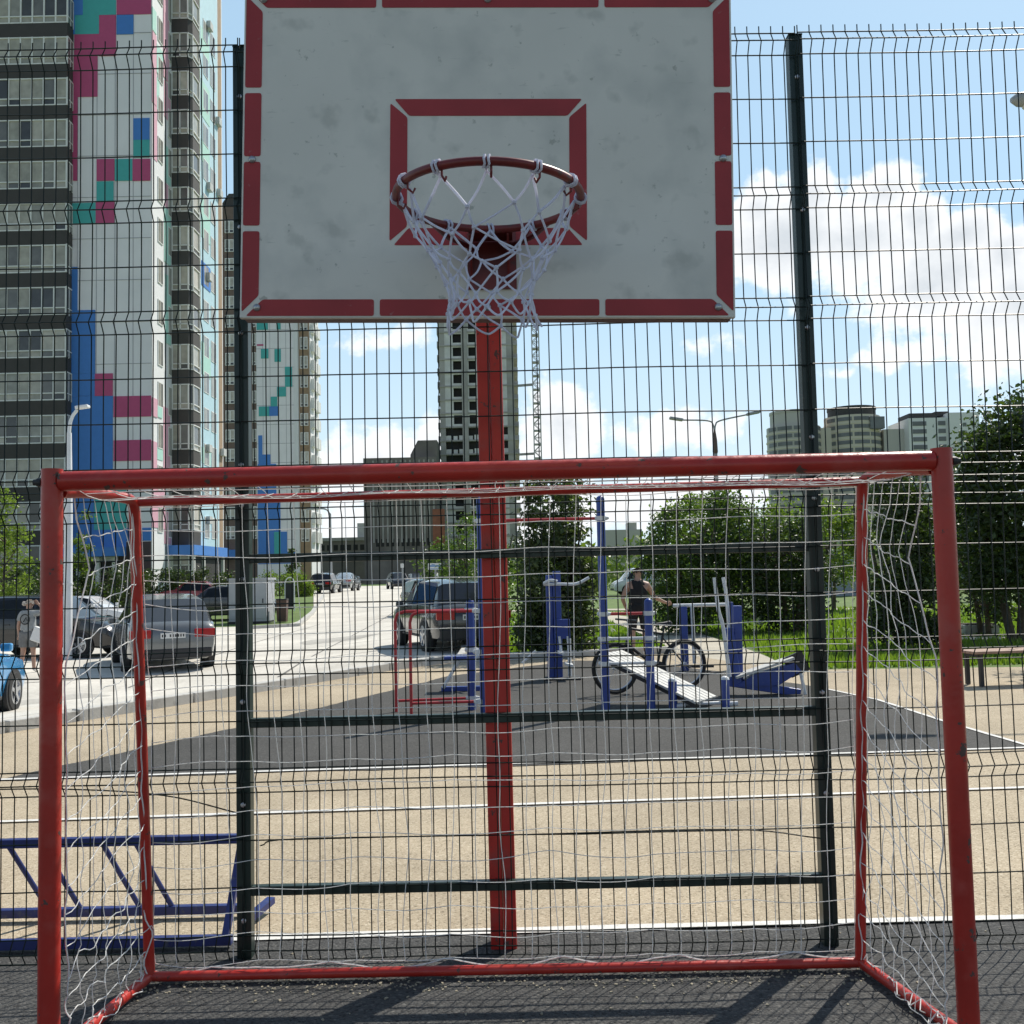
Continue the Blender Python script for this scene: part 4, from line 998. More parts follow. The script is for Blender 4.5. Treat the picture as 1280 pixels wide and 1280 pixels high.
for s, px, py in ((-1, 852, 525), (1, 935, 518)):
    e = at(px, py, Y); m = MB(); m.tube(curve([(X, Y, zt-.3), (X+s*.04, Y, zt+.1), (X+s*.25, Y, zt+.28), e], 6), .03, 8); m.build('arm', M['lamp_grey'], r_, smooth=True)
    m = MB(); e2 = e+V((s*.45, 0, .09)); m.bar(e-V((s*.05, 0, 0)), e2, .26, .10, up=(0, 0, 1)); m.build('lamp_head', M['lamp_grey'], r_, bevel=.03)
Y = 88; X = at(413, 680, Y).x; zt = at(413, 642, Y).z; z0 = h(X, Y)
r_ = thing('street_lamp', 'slim grey street lamp far down the road beside the low dark building', 'street lamp', (X, Y, z0))
m = MB(); m.tube([(X, Y, z0), (X, Y, zt)], [.16, .10], 10); m.build('pole', M['lamp_grey'], r_, smooth=True)
m = MB(); m.tube(curve([(X, Y, zt), (X-.4, Y, zt+.4), (X-1.3, Y, zt+.45)], 5), .07, 8); m.bar((X-1.3, Y, zt+.45), (X-2.0, Y, zt+.4), .3, .12); m.build('lamp_head', M['lamp_grey'], r_)
Y = 15.6; e = at(1264, 127, Y); X = e.x+2.2
r_ = thing('street_lamp', 'grey lamp head reaching in at the upper right edge', 'street lamp', (X, Y, 0))
m = MB(); m.tube([(X, Y, 0), (X, Y, e.z-.1)], [.08, .05], 12); m.tube(curve([(X, Y, e.z-.12), (X-.1, Y, e.z+.02), (X-.9, Y, e.z+.04)], 5), .03, 8); m.build('pole', M['lamp_grey'], r_, smooth=True)
m = MB(); m.tube([e+V((0, 0, .02)), e+V((.10, 0, .03)), e+V((.4, 0, .04)), e+V((.8, 0, .04))], [.04, .11, .14, .05], 12); lh = m.build('lamp_head', M['lamp_grey'], r_, smooth=True)
m = MB(); m.lathe([(.13, 0), (.12, -.04), (.04, -.06)], e+V((.30, 0, -.05)), (0, 0, 1), 14); m.build('diffuser', M['plate'], lh, smooth=True)
# cabinet, bin, board, signs
c0 = grh(316, 779); X0, X1 = at(286, 760, c0.y).x, at(333, 760, c0.y).x
r_ = thing('metal_cabinet', 'large grey metal cabinet standing on the kerbed island', 'cabinet', ((X0+X1)/2, c0.y+.8, c0.z))
zt = at(316, 723, c0.y).z; M['cabinet'] = mat('cabinet sheet', (.40, .41, .44), .5, var=.08); M['brown'] = mat('brown paint', (.10, .055, .04), .6, var=.2)
m = MB(); m.bb(X0, X1, c0.y, c0.y+1.6, c0.z+.08, zt-.08); m.build('body', M['cabinet'], r_)
m = MB(); m.bb(X0-.06, X1+.06, c0.y-.06, c0.y+1.7, zt-.08, zt+.02); m.build('roof', M['cabinet'], r_)
for k in range(2):
    m = MB(); xa, xb = lerp(X0, X1, k/2+.03), lerp(X0, X1, k/2+.47); m.bb(xa, xb, c0.y-.02, c0.y-.001, c0.z+.2, zt-.16); d = m.build('door', M['cabinet'], r_, bevel=.005)
    m = MB(); m.bb(xb-.12-.4*k*0, xb-.08, c0.y-.05, c0.y-.021, c0.z+.9, c0.z+1.1); m.build('handle', M['darktrim'], d)
m = MB(); m.bb(X0, X1, c0.y-.015, c0.y+1.6, c0.z-.1, c0.z+.08); m.build('plinth', M['darktrim'], r_)
c1 = grh(353, 777); r_ = thing('litter_bin', 'brown litter bin at the right of the grey cabinet', 'bin', tuple(c1))
m = MB(); zt = at(353, 750, c1.y).z; m.prism([(-.20, 0), (.20, 0), (.24, zt-c1.z), (-.24, zt-c1.z)], c1+V((0, .2, 0)), (1, 0, 0), (0, 0, 1), .4); m.build('bin_body', M['brown'], r_)
m = MB(); m.bb(c1.x-.25, c1.x+.25, c1.y-.22, c1.y+.22, zt, zt+.06); m.build('lid', M['darktrim'], r_)
c2 = grh(362, 764); zt = at(362, 722, c2.y).z
r_ = thing('notice_board', 'dark notice board in an arched white tube frame', 'notice board', tuple(c2))
m = MB(); m.bb(c2.x-.20, c2.x+.22, c2.y-.02, c2.y+.02, c2.z+.1, zt-.3); m.build('panel', M['darktrim'], r_)
m = MB(); m.tube([(c2.x-.24, c2.y, c2.z), (c2.x-.24, c2.y, zt-.25)]+curve([(c2.x-.24, c2.y, zt-.24), (c2.x-.12, c2.y, zt-.05), (c2.x+.02, c2.y, zt), (c2.x+.16, c2.y, zt-.05), (c2.x+.26, c2.y, zt-.24)], 4)+[(c2.x+.26, c2.y, c2.z)], .03, 8); m.build('frame', M['pole_white'], r_, smooth=True)
M['signblue'] = mat('sign blue', (.18, .30, .50), .5, var=.05)
def sign(px, py, pyb, w_, h_, lab, mm):
    Y = 44.0; c = at(px, py, Y); r_ = thing('road_sign', lab, 'sign', (c.x, Y, h(c.x, Y)))
    m = MB(); m.tube([(c.x, Y+.04, h(c.x, Y)), (c.x, Y+.04, c.z)], .035, 8); m.build('pole', M['lamp_grey'], r_, smooth=True)
    m = MB(); m.bb(c.x-w_/2, c.x+w_/2, Y-.01, Y+.005, c.z-h_/2, c.z+h_/2); s = m.build('plate', mm, r_)
    return r_, c, s
r_, c, s = sign(503, 707, 735, .16, .18, 'small square white sign on a pole above the black car', M['plate'])
r_, c, s = sign(544, 708, 735, .62, .28, 'wide white sign with blue markings on a pole by the tree', M['plate'])
m = MB(); m.bb(c.x-.26, c.x+.24, 43.985, 43.989, c.z-.02, c.z+.06); m.bb(c.x-.16, c.x-.02, 43.985, 43.989, c.z+.07, c.z+.10); m.bb(c.x-.28, c.x+.28, 43.985, 43.989, c.z-.12, c.z-.09); m.build('blue_markings', M['signblue'], s)
# benches on the right
def bench(c, rz, lab, L=1.7):
    r_ = thing('park_bench', lab, 'bench', c, rz); R_ = Matrix.Rotation(rz, 3, 'Z')
    def T(x, y, z): return V(c)+R_ @ V((x, y, z))
    for k in range(4): m = MB(); m.box(T(0, -.18+k*.115, .45), (L, .10, .035), R_); m.build('seat_slat', M['wood'], r_, bevel=.006)
    for s in (-1, 1):
        m = MB(); m.box(T(s*L*.42, -.14, .215), (.05, .05, .43), R_); m.box(T(s*L*.42, .18, .215), (.05, .05, .43), R_); m.box(T(s*L*.42, .02, .405), (.05, .36, .05), R_); m.build('leg', M['darktrim'], r_)
p = gr(1262, 858); bench((p.x+.35, p.y+.3, 0), R(8), 'brown slatted bench in the tree shade at the right edge')
p = gr(1226, 793)
r_ = thing('planter', 'pale concrete planter under the trees at the right', 'planter', tuple(p))
m = MB(); m.bb(p.x-.35, p.x+.45, p.y, p.y+.5, 0, .22); m.build('box', M['kerb'], r_, bevel=.02)
m = MB(); m.bb(p.x-.30, p.x+.40, p.y+.05, p.y+.45, .22, .25); m.build('earth', M['bark'], r_)
p = gr(937, 782); r_ = thing('stone_bench', 'low backless white bench on the grass below the bushes', 'bench', tuple(p))
m = MB(); m.bb(p.x-.45, p.x+.45, p.y-.2, p.y+.2, .38, .45); m.build('seat', M['pole_white'], r_, bevel=.01)
for s in (-.32, .32): m = MB(); m.bb(p.x+s-.05, p.x+s+.05, p.y-.15, p.y+.15, 0, .38); m.build('leg', M['kerb'], r_)
# ------------------------------------------------------------------ buildings
def islandmat(name, cols, rough=.15, spec=.6):
    m = bpy.data.materials.new(name); m.use_nodes = True; nt = m.node_tree; N = nt.nodes; Lk = nt.links; b = N['Principled BSDF']
    b.inputs['Roughness'].default_value = rough; b.inputs['Specular IOR Level'].default_value = spec
    g_ = N.new('ShaderNodeNewGeometry'); rp = N.new('ShaderNodeValToRGB'); e = rp.color_ramp.elements
    rp.color_ramp.interpolation = 'CONSTANT'
    e[0].position = 0; e[0].color = (*cols[0], 1); e[1].position = 1/len(cols); e[1].color = (*cols[1], 1)
    for i, c in enumerate(cols[2:], 2): x = e.new(i/len(cols)); x.color = (*c, 1)
    Lk.new(g_.outputs['Random Per Island'], rp.inputs[0])
    tc_ = N.new('ShaderNodeTexNoise'); tc_.inputs['Scale'].default_value = 1.7; Lk.new(g_.outputs['Position'], tc_.inputs['Vector'])
    mr = N.new('ShaderNodeMapRange'); mr.inputs[3].default_value = .55; mr.inputs[4].default_value = 1.4; Lk.new(tc_.outputs['Fac'], mr.inputs[0])
    s = N.new('ShaderNodeVectorMath'); s.operation = 'SCALE'; Lk.new(rp.outputs[0], s.inputs[0]); Lk.new(mr.outputs[0], s.inputs['Scale']); Lk.new(s.outputs[0], b.inputs['Base Color'])
    return m
M['pane'] = islandmat('window panes', [(.28,.27,.235), (.36,.34,.285), (.16,.155,.145), (.44,.41,.35), (.31,.30,.26), (.07,.07,.068), (.40,.375,.31)])
M['wframe'] = mat('white window frame', (.70, .70, .68), .5, var=.06)
M['spandrel'] = mat('dark brown cladding', (.052, .047, .043), .7, var=.12, scale=1.5)
M['panelwhite'] = mat('white facade panel', (.77, .75, .77), .6, var=.05, scale=.6)
M['sidewhite'] = mat('white render', (.70, .70, .71), .7, var=.05, scale=.5)
M['joint'] = mat('panel joint', (.33, .33, .36), .7)
M['teal'] = mat('teal facade panel', (.06, .38, .37), .6, var=.05); M['magenta'] = mat('magenta facade panel', (.46, .07, .18), .6, var=.05)
M['fblue'] = mat('blue facade panel', (.055, .20, .56), .6, var=.05); M['pink'] = mat('pink render', (.62, .34, .42), .7, var=.05)
M['mint'] = mat('mint render', (.38, .62, .55), .7, var=.05); M['cyan'] = mat('pale cyan render', (.42, .60, .68), .7, var=.06)
M['ochre'] = mat('ochre brick', (.30, .21, .135), .8, var=.15, scale=2); M['brick'] = mat('brown brick', (.16, .115, .095), .8, var=.15, scale=2)
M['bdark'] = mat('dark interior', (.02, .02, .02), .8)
M['conc'] = mat('raw concrete', (.36, .35, .33), .85, var=.25, scale=.35); M['block'] = mat('aerated blocks', (.62, .62, .60), .85, var=.18, scale=.6)
M['concdark'] = mat('weathered concrete', (.17, .155, .14), .85, var=.35, scale=.25); M['rust'] = mat('rusty sheet', (.26, .10, .06), .8, var=.3, scale=.5)
M['ac'] = mat('air conditioner', (.5, .5, .48), .5)

# -- coloured apartment tower on the left
YF = 69.0
T1 = thing('apartment_tower', 'tall apartment tower with dark balcony bands and a pixel patchwork of coloured panels', 'building', (-29, 74, .2))
XC0, XC1 = at(88, 400, YF).x, at(189, 400, YF).x       # coloured slab wall
TOP = 56.0
ys0 = lambda px: atx(px, 300, XC1+.05).y
m = MB(); m.bb(-44, XC1, YF+.02, ys0(278), -1, TOP); wall = m.build('wall', M['panelwhite'], T1)
m = MB(); m.bb(XC1-.02, XC1+.05, YF+.06, ys0(278), 2.6, TOP); m.build('side_wall', M['sidewhite'], T1)
def zy(py, px=130, Y=YF): return at(px, py, Y).z
DC = [0]
def dd():
    DC[0] = (DC[0]+1) % 9; return DC[0]*.004
def rect(mb, x0, y0, x1, y1, d=.03):
    d += dd()
    xa, xb = at(x0, (y0+y1)/2, YF).x, at(x1, (y0+y1)/2, YF).x; za, zb = zy(y1, (x0+x1)/2), zy(y0, (x0+x1)/2)
    mb.bb(max(xa, XC0), min(xb, XC1+.01), YF-d, YF+.015, za, zb)
pat = dict(
 teal=[(104,-60,145,19),(94,19,124,43),(167,175,187,197),(144,199,166,226),(121,227,142,251),(88,254,120,279),(118,612,158,662),(98,-120,122,-60)],
 magenta=[(146,-25,189,18),(124,19,145,70),(93,43,124,69),(96,69,122,121),(89,69,97,226),(121,199,143,226),(166,199,188,226),(120,252,143,279),(119,467,141,495),(142,495,189,521),(142,550,189,576),(142,-90,166,-25)],
 fblue=[(90,-80,104,19),(90,19,94,43),(146,19,167,43),(167,148,187,175),(86,334,97,388),(86,388,119,467),(86,467,119,495),(86,495,141,612),(86,612,118,690),(118,662,158,690),(158,660,189,676)])
for k, rs in pat.items():
    for r0 in rs: m = MB(); rect(m, *r0); m.build('colour_panel', M[k], wall)
m = MB(); y = 726
for k in range(28):
    z = .6+k*1.455*1.0; 
    if k % 2: m.bb(XC0, XC1-.02, YF-.008, YF+.015, z*1.0, z+.035)
for px in (96, 120, 143, 166): x = at(px, 400, YF).x; m.bb(x, x+.03, YF-.010, YF+.015, 2.7, TOP)
m.build('joints', M['joint'], wall)
# balcony bands (face A), one glazed balcony per storey
YA = 68.0; xA1 = at(82, 400, YA).x; xA2 = at(90, 400, YF).x
PIT = 2.905; zb0 = at(40, 663, YA).z
for k in range(-1, 17):
    zb = zb0+k*PIT
    if zb > TOP-2: break
    m = MB(); poly = [(-39.5, YF+.01), (-39.5, YA), (xA1, YA), (xA2, YF+.01)]
    m.prism([(x, y) for x, y in poly], (0, 0, zb-.98), (1, 0, 0), (0, 1, 0), .98); bal = m.build('balcony', M['spandrel'], T1)
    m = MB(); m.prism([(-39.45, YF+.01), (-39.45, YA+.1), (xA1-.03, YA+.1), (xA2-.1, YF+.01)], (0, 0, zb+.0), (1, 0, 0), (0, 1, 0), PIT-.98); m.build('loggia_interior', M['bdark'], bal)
    gl = MB(); fr_ = MB(); W_ = .80; x = xA1; H_ = PIT-.98; rs = random.Random(k+50); qs = []
    while x > -38.5:
        a, b_ = x-W_, x
        qs.append(((a+.05, YA+.05, zb+.5), (b_-.05, YA+.05, zb+.5), (b_-.05, YA+.05, zb+H_-.04), (a+.05, YA+.05, zb+H_-.04)))
        qs.append(((a+.05, YA+.05, zb+.04), (b_-.05, YA+.05, zb+.04), (b_-.05, YA+.05, zb+.46), (a+.05, YA+.05, zb+.46)))
        fr_.bb(b_-.05, b_+.05, YA-.02, YA+.06, zb, zb+H_)
        x -= W_
    for z in (zb+.03, zb+.48, zb+H_-.05): fr_.bb(x, xA1+.05, YA-.01, YA+.05, z-.04, z+.04)
    rs.shuffle(qs)
    for q_ in qs: gl.quad(*q_)
    # chamfered end
    d = V((xA2-xA1, YF-YA, 0)); p0 = V((xA1+.03, YA+.02, 0)); p1 = V((xA2, YF-.02, 0))
    gl.quad(p0+V((0,0,zb+.06)), p1+V((0,0,zb+.06)), p1+V((0,0,zb+H_)), p0+V((0,0,zb+H_)))
    fr_.bar(p0+V((0,0,zb+.48)), p1+V((0,0,zb+.48)), .06, .06); fr_.bar(p0+V((0,0,zb+H_)), p1+V((0,0,zb+H_)), .06, .08); fr_.bar(p1+V((0,0,zb)), p1+V((0,0,zb+H_)), .07, .07); fr_.bar(p0.lerp(p1,.5)+V((0,0,zb)), p0.lerp(p1,.5)+V((0,0,zb+H_)), .05, .05)
    gl.build('pane', M['pane'], bal); fr_.build('frame', M['wframe'], bal)
# the sunlit side: windows, colour stripes, bays
XS = XC1+.05
def ys(px, py=300): return atx(px, py, XS).y
def srect(x0, y0, x1, y1, k, d=.025):
    d += dd()
    ya, yb = ys(x0), ys(x1); zs = [at((x0+x1)/2, y, (ya+yb)/2).z for y in (y0, y1)]
    m = MB(); m.bb(XS-.01, XS+d, ya, yb, min(zs), max(zs)); m.build('colour_panel', M[k], T1)
for r0 in [(190,12,195,40,'mint'),(190,42,195,130,'pink'),(204,-40,211,100,'pink'),(195,60,203,95,'mint'),(191,95,199,135,'mint'),(191,118,196,200,'pink'),(205,105,213,150,'pink'),(206,185,213,230,'mint'),(206,232,213,262,'pink'),(205,262,213,330,'mint'),(206,345,213,430,'mint'),
           (190,498,196,521,'pink'),(196,508,202,522,'mint'),(190,552,196,600,'pink'),(204,510,212,590,'pink'),(196,560,203,575,'mint'),(190,600,205,660,'pink'),(205,640,213,680,'pink')]: srect(*r0)
def side_window(x0, x1, zlo, zhi, par, X=XS):
    ya, yb = ys(x0), ys(x1); f = MB(); f.bb(X-.02, X+.06, ya, yb, zlo, zhi); fo = f.build('window', M['wframe'], par)
    g_ = MB(); mid = (ya+yb)/2; q = .07
    for a, b_ in ((ya+q, mid-q/2), (mid+q/2, yb-q)): g_.quad((X+.064, a, zlo+q), (X+.064, b_, zlo+q), (X+.064, b_, zhi-q), (X+.064, a, zhi-q))
    g_.build('pane', M['pane'], fo)
for k in range(0, 15):
    z = zb0+k*PIT-.2
    side_window(197, 203, z, z+1.75, T1)
    side_window(209.5, 213.5, z-.3, z+1.8, T1)
    if k % 1 == 0: side_window(254, 260, z, z+1.7, T1); side_window(263, 269, z, z+1.7, T1)
m = MB(); m.bb(XS-.01, XS+.02, ys(250), ys(272), 2.6, TOP); m.build('colour_panel', M['cyan'], T1)
m = MB(); m.bb(XS-.01, XS+.022, ys(273), ys(277), 2.6, TOP); m.build('colour_panel', M['ochre'], T1)
for y0, y1, k in [(105,150,'mint'),(250,300,'mint'),(430,470,'mint'),(330,360,'fblue'),(40,70,'mint'),(180,205,'mint'),(560,580,'mint')]:
    za, zb = at(261, y1, ys(256)).z, at(261, y0, ys(256)).z; m = MB(); m.bb(XS+.0, XS+.029+dd(), ys(251), ys(262), za, zb); m.build('colour_panel', M[k], T1)
yb0, yb1, yb2 = ys(214.5), ys(216)+1.6, ys(250)
bx = XS+1.45
for k in range(-1, 15):
    zb = zb0+k*PIT+.05
    plan = [(XS, yb0), (bx-.25, yb0), (bx, yb0+.35), (bx, yb1), (XS, yb2)]
    m = MB(); m.prism(plan, (0, 0, zb-1.05), (1, 0, 0), (0, 1, 0), 1.05); bay = m.build('bay', M['spandrel'], T1)
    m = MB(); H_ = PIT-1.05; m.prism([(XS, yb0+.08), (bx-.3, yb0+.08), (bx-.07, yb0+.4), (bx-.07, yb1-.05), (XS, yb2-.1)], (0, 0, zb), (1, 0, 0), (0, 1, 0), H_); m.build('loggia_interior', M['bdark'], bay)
    gl = MB(); fr_ = MB(); qs = []; rs = random.Random(k+90)
    pts = [V((XS, yb0, 0)), V((XS+.62, yb0, 0)), V((bx-.25, yb0, 0)), V((bx, yb0+.35, 0)), V((bx, yb1, 0)), V((XS, yb2, 0))]
    for a, b_ in zip(pts, pts[1:]):
        o = V((0, 0, 0))
        nn = (b_-a).normalized()
        ins = V((-nn.y, nn.x, 0))*.04
        qs += [(a+ins+V((0,0,zb+.45)), b_+ins+V((0,0,zb+.45)), b_+ins+V((0,0,zb+H_)), a+ins+V((0,0,zb+H_))), (a+ins+V((0,0,zb+.02)), b_+ins+V((0,0,zb+.02)), b_+ins+V((0,0,zb+.4)), a+ins+V((0,0,zb+.4)))]
        for z in (zb+.03, zb+.42, zb+H_-.04): fr_.bar(a+V((0,0,z)), b_+V((0,0,z)), .08, .07)
        fr_.bar(b_+V((0,0,zb)), b_+V((0,0,zb+H_)), .08, .08)
    rs.shuffle(qs)
    for q_ in qs: gl.quad(*q_)
    fr_.bb(XS-.01, XS+.08, yb0-.03, yb0+.05, zb, zb+H_)
    gl.build('pane', M['pane'], bay); fr_.build('frame', M['wframe'], bay)
for px, py in [(259,30),(270,150),(258,232),(271,240),(257,345),(256,560),(274,565),(256,650)]:
    y_ = ys(px); z = at(px, py, y_).z; m = MB(); m.bb(XS+.03, XS+.33, y_, y_+.8, z-.3, z+.3); m.build('air_conditioner', M['ac'], T1)
# ground floor: blue canopies, dark entrances with white piers
for x0, x1, dy in ((-42, at(52, 680, YA).x, -.9), (at(70, 690, YF).x, at(158, 690, YF).x, -1.2)):
    m = MB(); zc = at(100, 690, YF).z; m.bb(x0, x1, YF+dy, YF-.02, zc-.35, zc+.25); m.build('canopy', M['fblue'], T1)
m = MB(); m.bb(XS-.005, XS+1.9, yb0-1.0, yb2+1, at(225, 690, yb0).z-.25, at(225, 682, yb0).z); m.build('canopy', M['fblue'], T1)
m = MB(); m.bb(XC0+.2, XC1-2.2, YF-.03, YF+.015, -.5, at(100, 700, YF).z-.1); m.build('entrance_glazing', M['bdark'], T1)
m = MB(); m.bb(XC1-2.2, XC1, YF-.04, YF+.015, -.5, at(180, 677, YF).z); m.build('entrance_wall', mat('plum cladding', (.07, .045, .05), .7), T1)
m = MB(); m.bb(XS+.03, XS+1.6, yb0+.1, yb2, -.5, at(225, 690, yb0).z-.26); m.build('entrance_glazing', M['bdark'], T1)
for x in (XC0+.8, XC0+2.1, XC0+3.2): m = MB(); m.bb(x-.12, x+.12, YF-.5, YF-.25, -.5, at(100, 690, YF).z-.36); m.build('pier', M['block'], T1)
for y_ in (yb0-.5, yb1, yb2): m = MB(); m.bb(XS+1.55, XS+1.8, y_-.1, y_+.1, -.5, at(225, 690, yb0).z-.26); m.build('pier', M['block'], T1)

# -- second coloured tower and its brown wing
Y2 = 155.0
def X2(px): return at(px, 560, Y2).x
def Z2(py, px=340): return at(px, py, Y2).z
T2 = thing('apartment_tower', 'farther apartment tower with brown brick wings and pale slab of blue and teal panels', 'building', (X2(340), Y2+8, .6))
top2 = Z2(258, 285)
m = MB(); m.bb(X2(276), X2(321), Y2+.3, Y2+14, 0, top2); m.build('brick_wing', M['brick'], T2)
m = MB(); m.bb(X2(321), X2(368.5), Y2+0.0, Y2+14, 0, top2+2); slab = m.build('wall', M['panelwhite'], T2)
m = MB(); m.bb(X2(368.5), X2(373), Y2-.2, Y2+14, 0, top2+2); m.build('corner_strip', M['sidewhite'], T2)
m = MB(); m.bb(X2(373), X2(386), Y2+.8, Y2+8, 0, top2+2); m.build('brick_wing', M['ochre'], T2)
m = MB(); m.bb(X2(386)-.01, X2(387), Y2+1.0, Y2+8, 0, top2+2); m.build('side_wall', M['sidewhite'], T2)
m = MB(); m.prism([(X2(276)-.5, top2), (X2(321), top2), (X2(300), top2+2.4), (X2(285), top2+2.4)], (0, Y2+10, 0), (1, 0, 0), (0, 0, 1), 9); m.build('roof', M['spandrel'], T2)
for r0, k in [((344,446-9.5,352,462-9.5),'teal'),((327,436,336.5,448),'teal'),((357,459,366,484),'teal'),((347,484,358,496),'teal'),((339,496,347,508),'teal'),((324,508,337,520),'teal'),((337,508,348,520),'fblue'),((323,544,328,568),'fblue'),((323,568,338,580),'fblue'),((322,625,350,690),'fblue'),((350,665,358,690),'fblue'),((342,665,350,695),'teal'),((322,580,345,625),'fblue'),((347,400,352,412),'teal'),((322,400,336,412),'teal'),((322,690,368,705),'fblue'),((322,430,330,432),'magenta')]:
    m = MB(); m.bb(X2(r0[0]), X2(r0[2]), Y2-.05-dd()*2, Y2+.02, Z2(r0[3]), Z2(r0[1])); m.build('colour_panel', M[k], slab)
m = MB()
for k in range(21): m.bb(X2(321), X2(368), Y2-.02, Y2+.02, 2+k*2.93, 2.06+k*2.93)
for px in (329, 338, 348, 358): m.bb(X2(px), X2(px)+.05, Y2-.022, Y2+.02, 1, top2)
m.build('joints', M['joint'], slab)
def win2(px0, px1, zlo, zhi, Yw, par=T2, nn=2):
    x0, x1 = X2(px0), X2(px1); f = MB(); f.bb(x0, x1, Yw-.12, Yw+.05, zlo, zhi); fo = f.build('window', M['wframe'], par)
    g_ = MB(); w_ = (x1-x0)/nn
    for j in range(nn):
        g_.quad((x0+j*w_+.12, Yw-.125, zlo+.55), (x0+(j+1)*w_-.10, Yw-.125, zlo+.55), (x0+(j+1)*w_-.10, Yw-.125, zhi-.12), (x0+j*w_+.12, Yw-.125, zhi-.12))
        g_.quad((x0+j*w_+.12, Yw-.125, zlo+.1), (x0+(j+1)*w_-.10, Yw-.125, zlo+.1), (x0+(j+1)*w_-.10, Yw-.125, zlo+.45), (x0+j*w_+.12, Yw-.125, zlo+.45))
    g_.build('pane', M['pane'], fo)
for k in range(0, 19):
    z = Z2(674, 285)+k*2.96
    if z < top2-2.2: win2(281.5, 293, z, z+1.95, Y2+.3); win2(298, 309, z, z+1.95, Y2+.3); win2(315.5, 320.3, z, z+1.95, Y2+.3, nn=1)
    z -= .6
    win2(374.5, 384.5, z, z+1.95, Y2+.8)
for k in range(0, 18):
    z = Z2(674, 380)+k*2.96-.5
    for y_ in (Y2+1.6, Y2+4.8):
        m = MB(); m.bb(X2(387)-.02, X2(387)+.5, y_, y_+2.2, z, z+1.7); m.build('loggia', M['wframe'], T2)
m = MB(); m.bb(X2(276), X2(300), Y2-2.5, Y2+.2, Z2(697, 285), Z2(688, 285)); m.build('canopy', M['fblue'], T2)

# -- unfinished tower, its low block, the hoist
Y3 = 222.0
def X3(px, py=500): return at(px, py, Y3).x
def Z3(py, px=590): return at(px, py, Y3).z
T3 = thing('unfinished_tower', 'unfinished concrete tower with empty dark window openings', 'building', (X3(598), Y3+9, .6))
zt3 = 74.0; P3 = 3.0; zf0 = Z3(688, 590)
m = MB(); m.bb(X3(557), X3(637), Y3+1.2, Y3+16, 0, zt3); m.build('interior', M['bdark'], T3)
nF = int((zt3-zf0)/P3)
m = MB()
for k in range(-4, nF+1): m.bb(X3(548.5), X3(648), Y3-.15, Y3+16, zf0+k*P3-.16, zf0+k*P3+.16)
m.build('floor_slabs', M['conc'], T3)
m = MB(); m.bb(X3(550), X3(556.5), Y3+.05, Y3+15.8, -1, zt3); m.bb(X3(577.6), X3(585), Y3-.3, Y3+1.3, -1, zt3); m.bb(X3(634), X3(643), Y3+.05, Y3+15.8, -1, zt3); m.build('columns', M['conc'], T3)
for k in range(-4, nF):
    z = zf0+k*P3+.16
    open_ = 5 <= (k-0) <= 8
    m = MB()
    if not open_:
        m.bb(X3(556.5), X3(567), Y3+.1, Y3+.5, z, z+P3-.32); m.bb(X3(585), X3(586.5), Y3+.1, Y3+.5, z, z+P3-.32); m.bb(X3(596), X3(634), Y3+.1, Y3+.5, z, z+P3-.32)
        for a, b_ in ((567, 577.6), (586.5, 596)): m.bb(X3(a), X3(b_), Y3+.1, Y3+.5, z, z+.5); m.bb(X3(a), X3(b_), Y3+.1, Y3+.5, z+P3-.55, z+P3-.32)
    else:
        for a, b_, hh_ in ((556.5, 563, 1.0), (566, 571, .9), (573, 577.6, 1.0), (585, 590, .9), (592, 598, 1.1), (600, 634, 1.0)):
            if m.v: m.build('block_infill', M['block'], T3); m = MB()
            m.bb(X3(a), X3(b_), Y3+.3, Y3+.6, z, z+hh_)
    m.build('block_infill', M['block'], T3)
m = MB()
for k in range(-3, nF):
    z = zf0+k*P3
    m = MB(); m.bb(X3(547), X3(550), Y3+.4, Y3+14, z-.3, z+1.1); m.build('balcony_stub', M['conc'], T3)
    m = MB(); m.bb(X3(643), X3(648), Y3+.4, Y3+14, z-.25, z+1.0); m.build('balcony_stub', M['conc'], T3)
B1 = thing('concrete_block', 'low weathered grey concrete block at the foot of the unfinished tower', 'building', (X3(505), Y3-6, .6))
m = MB(); m.bb(X3(463), X3(549), Y3-12, Y3+6, 0, Z3(580, 500)); m.build('wall', M['concdark'], B1)
m = MB(); m.prism([(X3(517), Z3(582)), (X3(549), Z3(582)), (X3(549), Z3(556)), (X3(526), Z3(556)), (X3(517), Z3(573))], (0, Y3-1, 0), (1, 0, 0), (0, 0, 1), 8); m.build('upper_storey', M['concdark'], B1)
m = MB()
for k in range(14): px = 466+k*5.8; m.bb(at(px, 640, Y3-12).x, at(px, 640, Y3-12).x+.35, Y3-12.15, Y3-11.98, 9, Z3(583, 500)); 
m.build('pilasters', M['conc'], B1)
m = MB(); m.bb(at(541, 650, Y3-12).x, at(556, 650, Y3-12).x, Y3-12.3, Y3-11.9, Z3(690), Z3(640)); m.build('rusty_panel', M['rust'], B1)
for k in range(11): px = 470+k*6.4; x = at(px, 680, Y3-12).x; m = MB(); m.bb(x, x+.6, Y3-12.08, Y3-11.97, Z3(683), Z3(674)); m.build('window', M['bdark'], B1)
Hs = thing('hoist_mast', 'slim lattice hoist mast standing beside the unfinished tower', 'crane', (X3(670), Y3-1, .5))
xa, xb = X3(666.3), X3(675); m = MB()
for x in (xa, xb):
    for y_ in (Y3-1.7, Y3-.2): m.bar((x, y_, 0), (x-.02*0, y_, 72), .22, .22, up=(0, 1, 0))
z = 0; k = 0
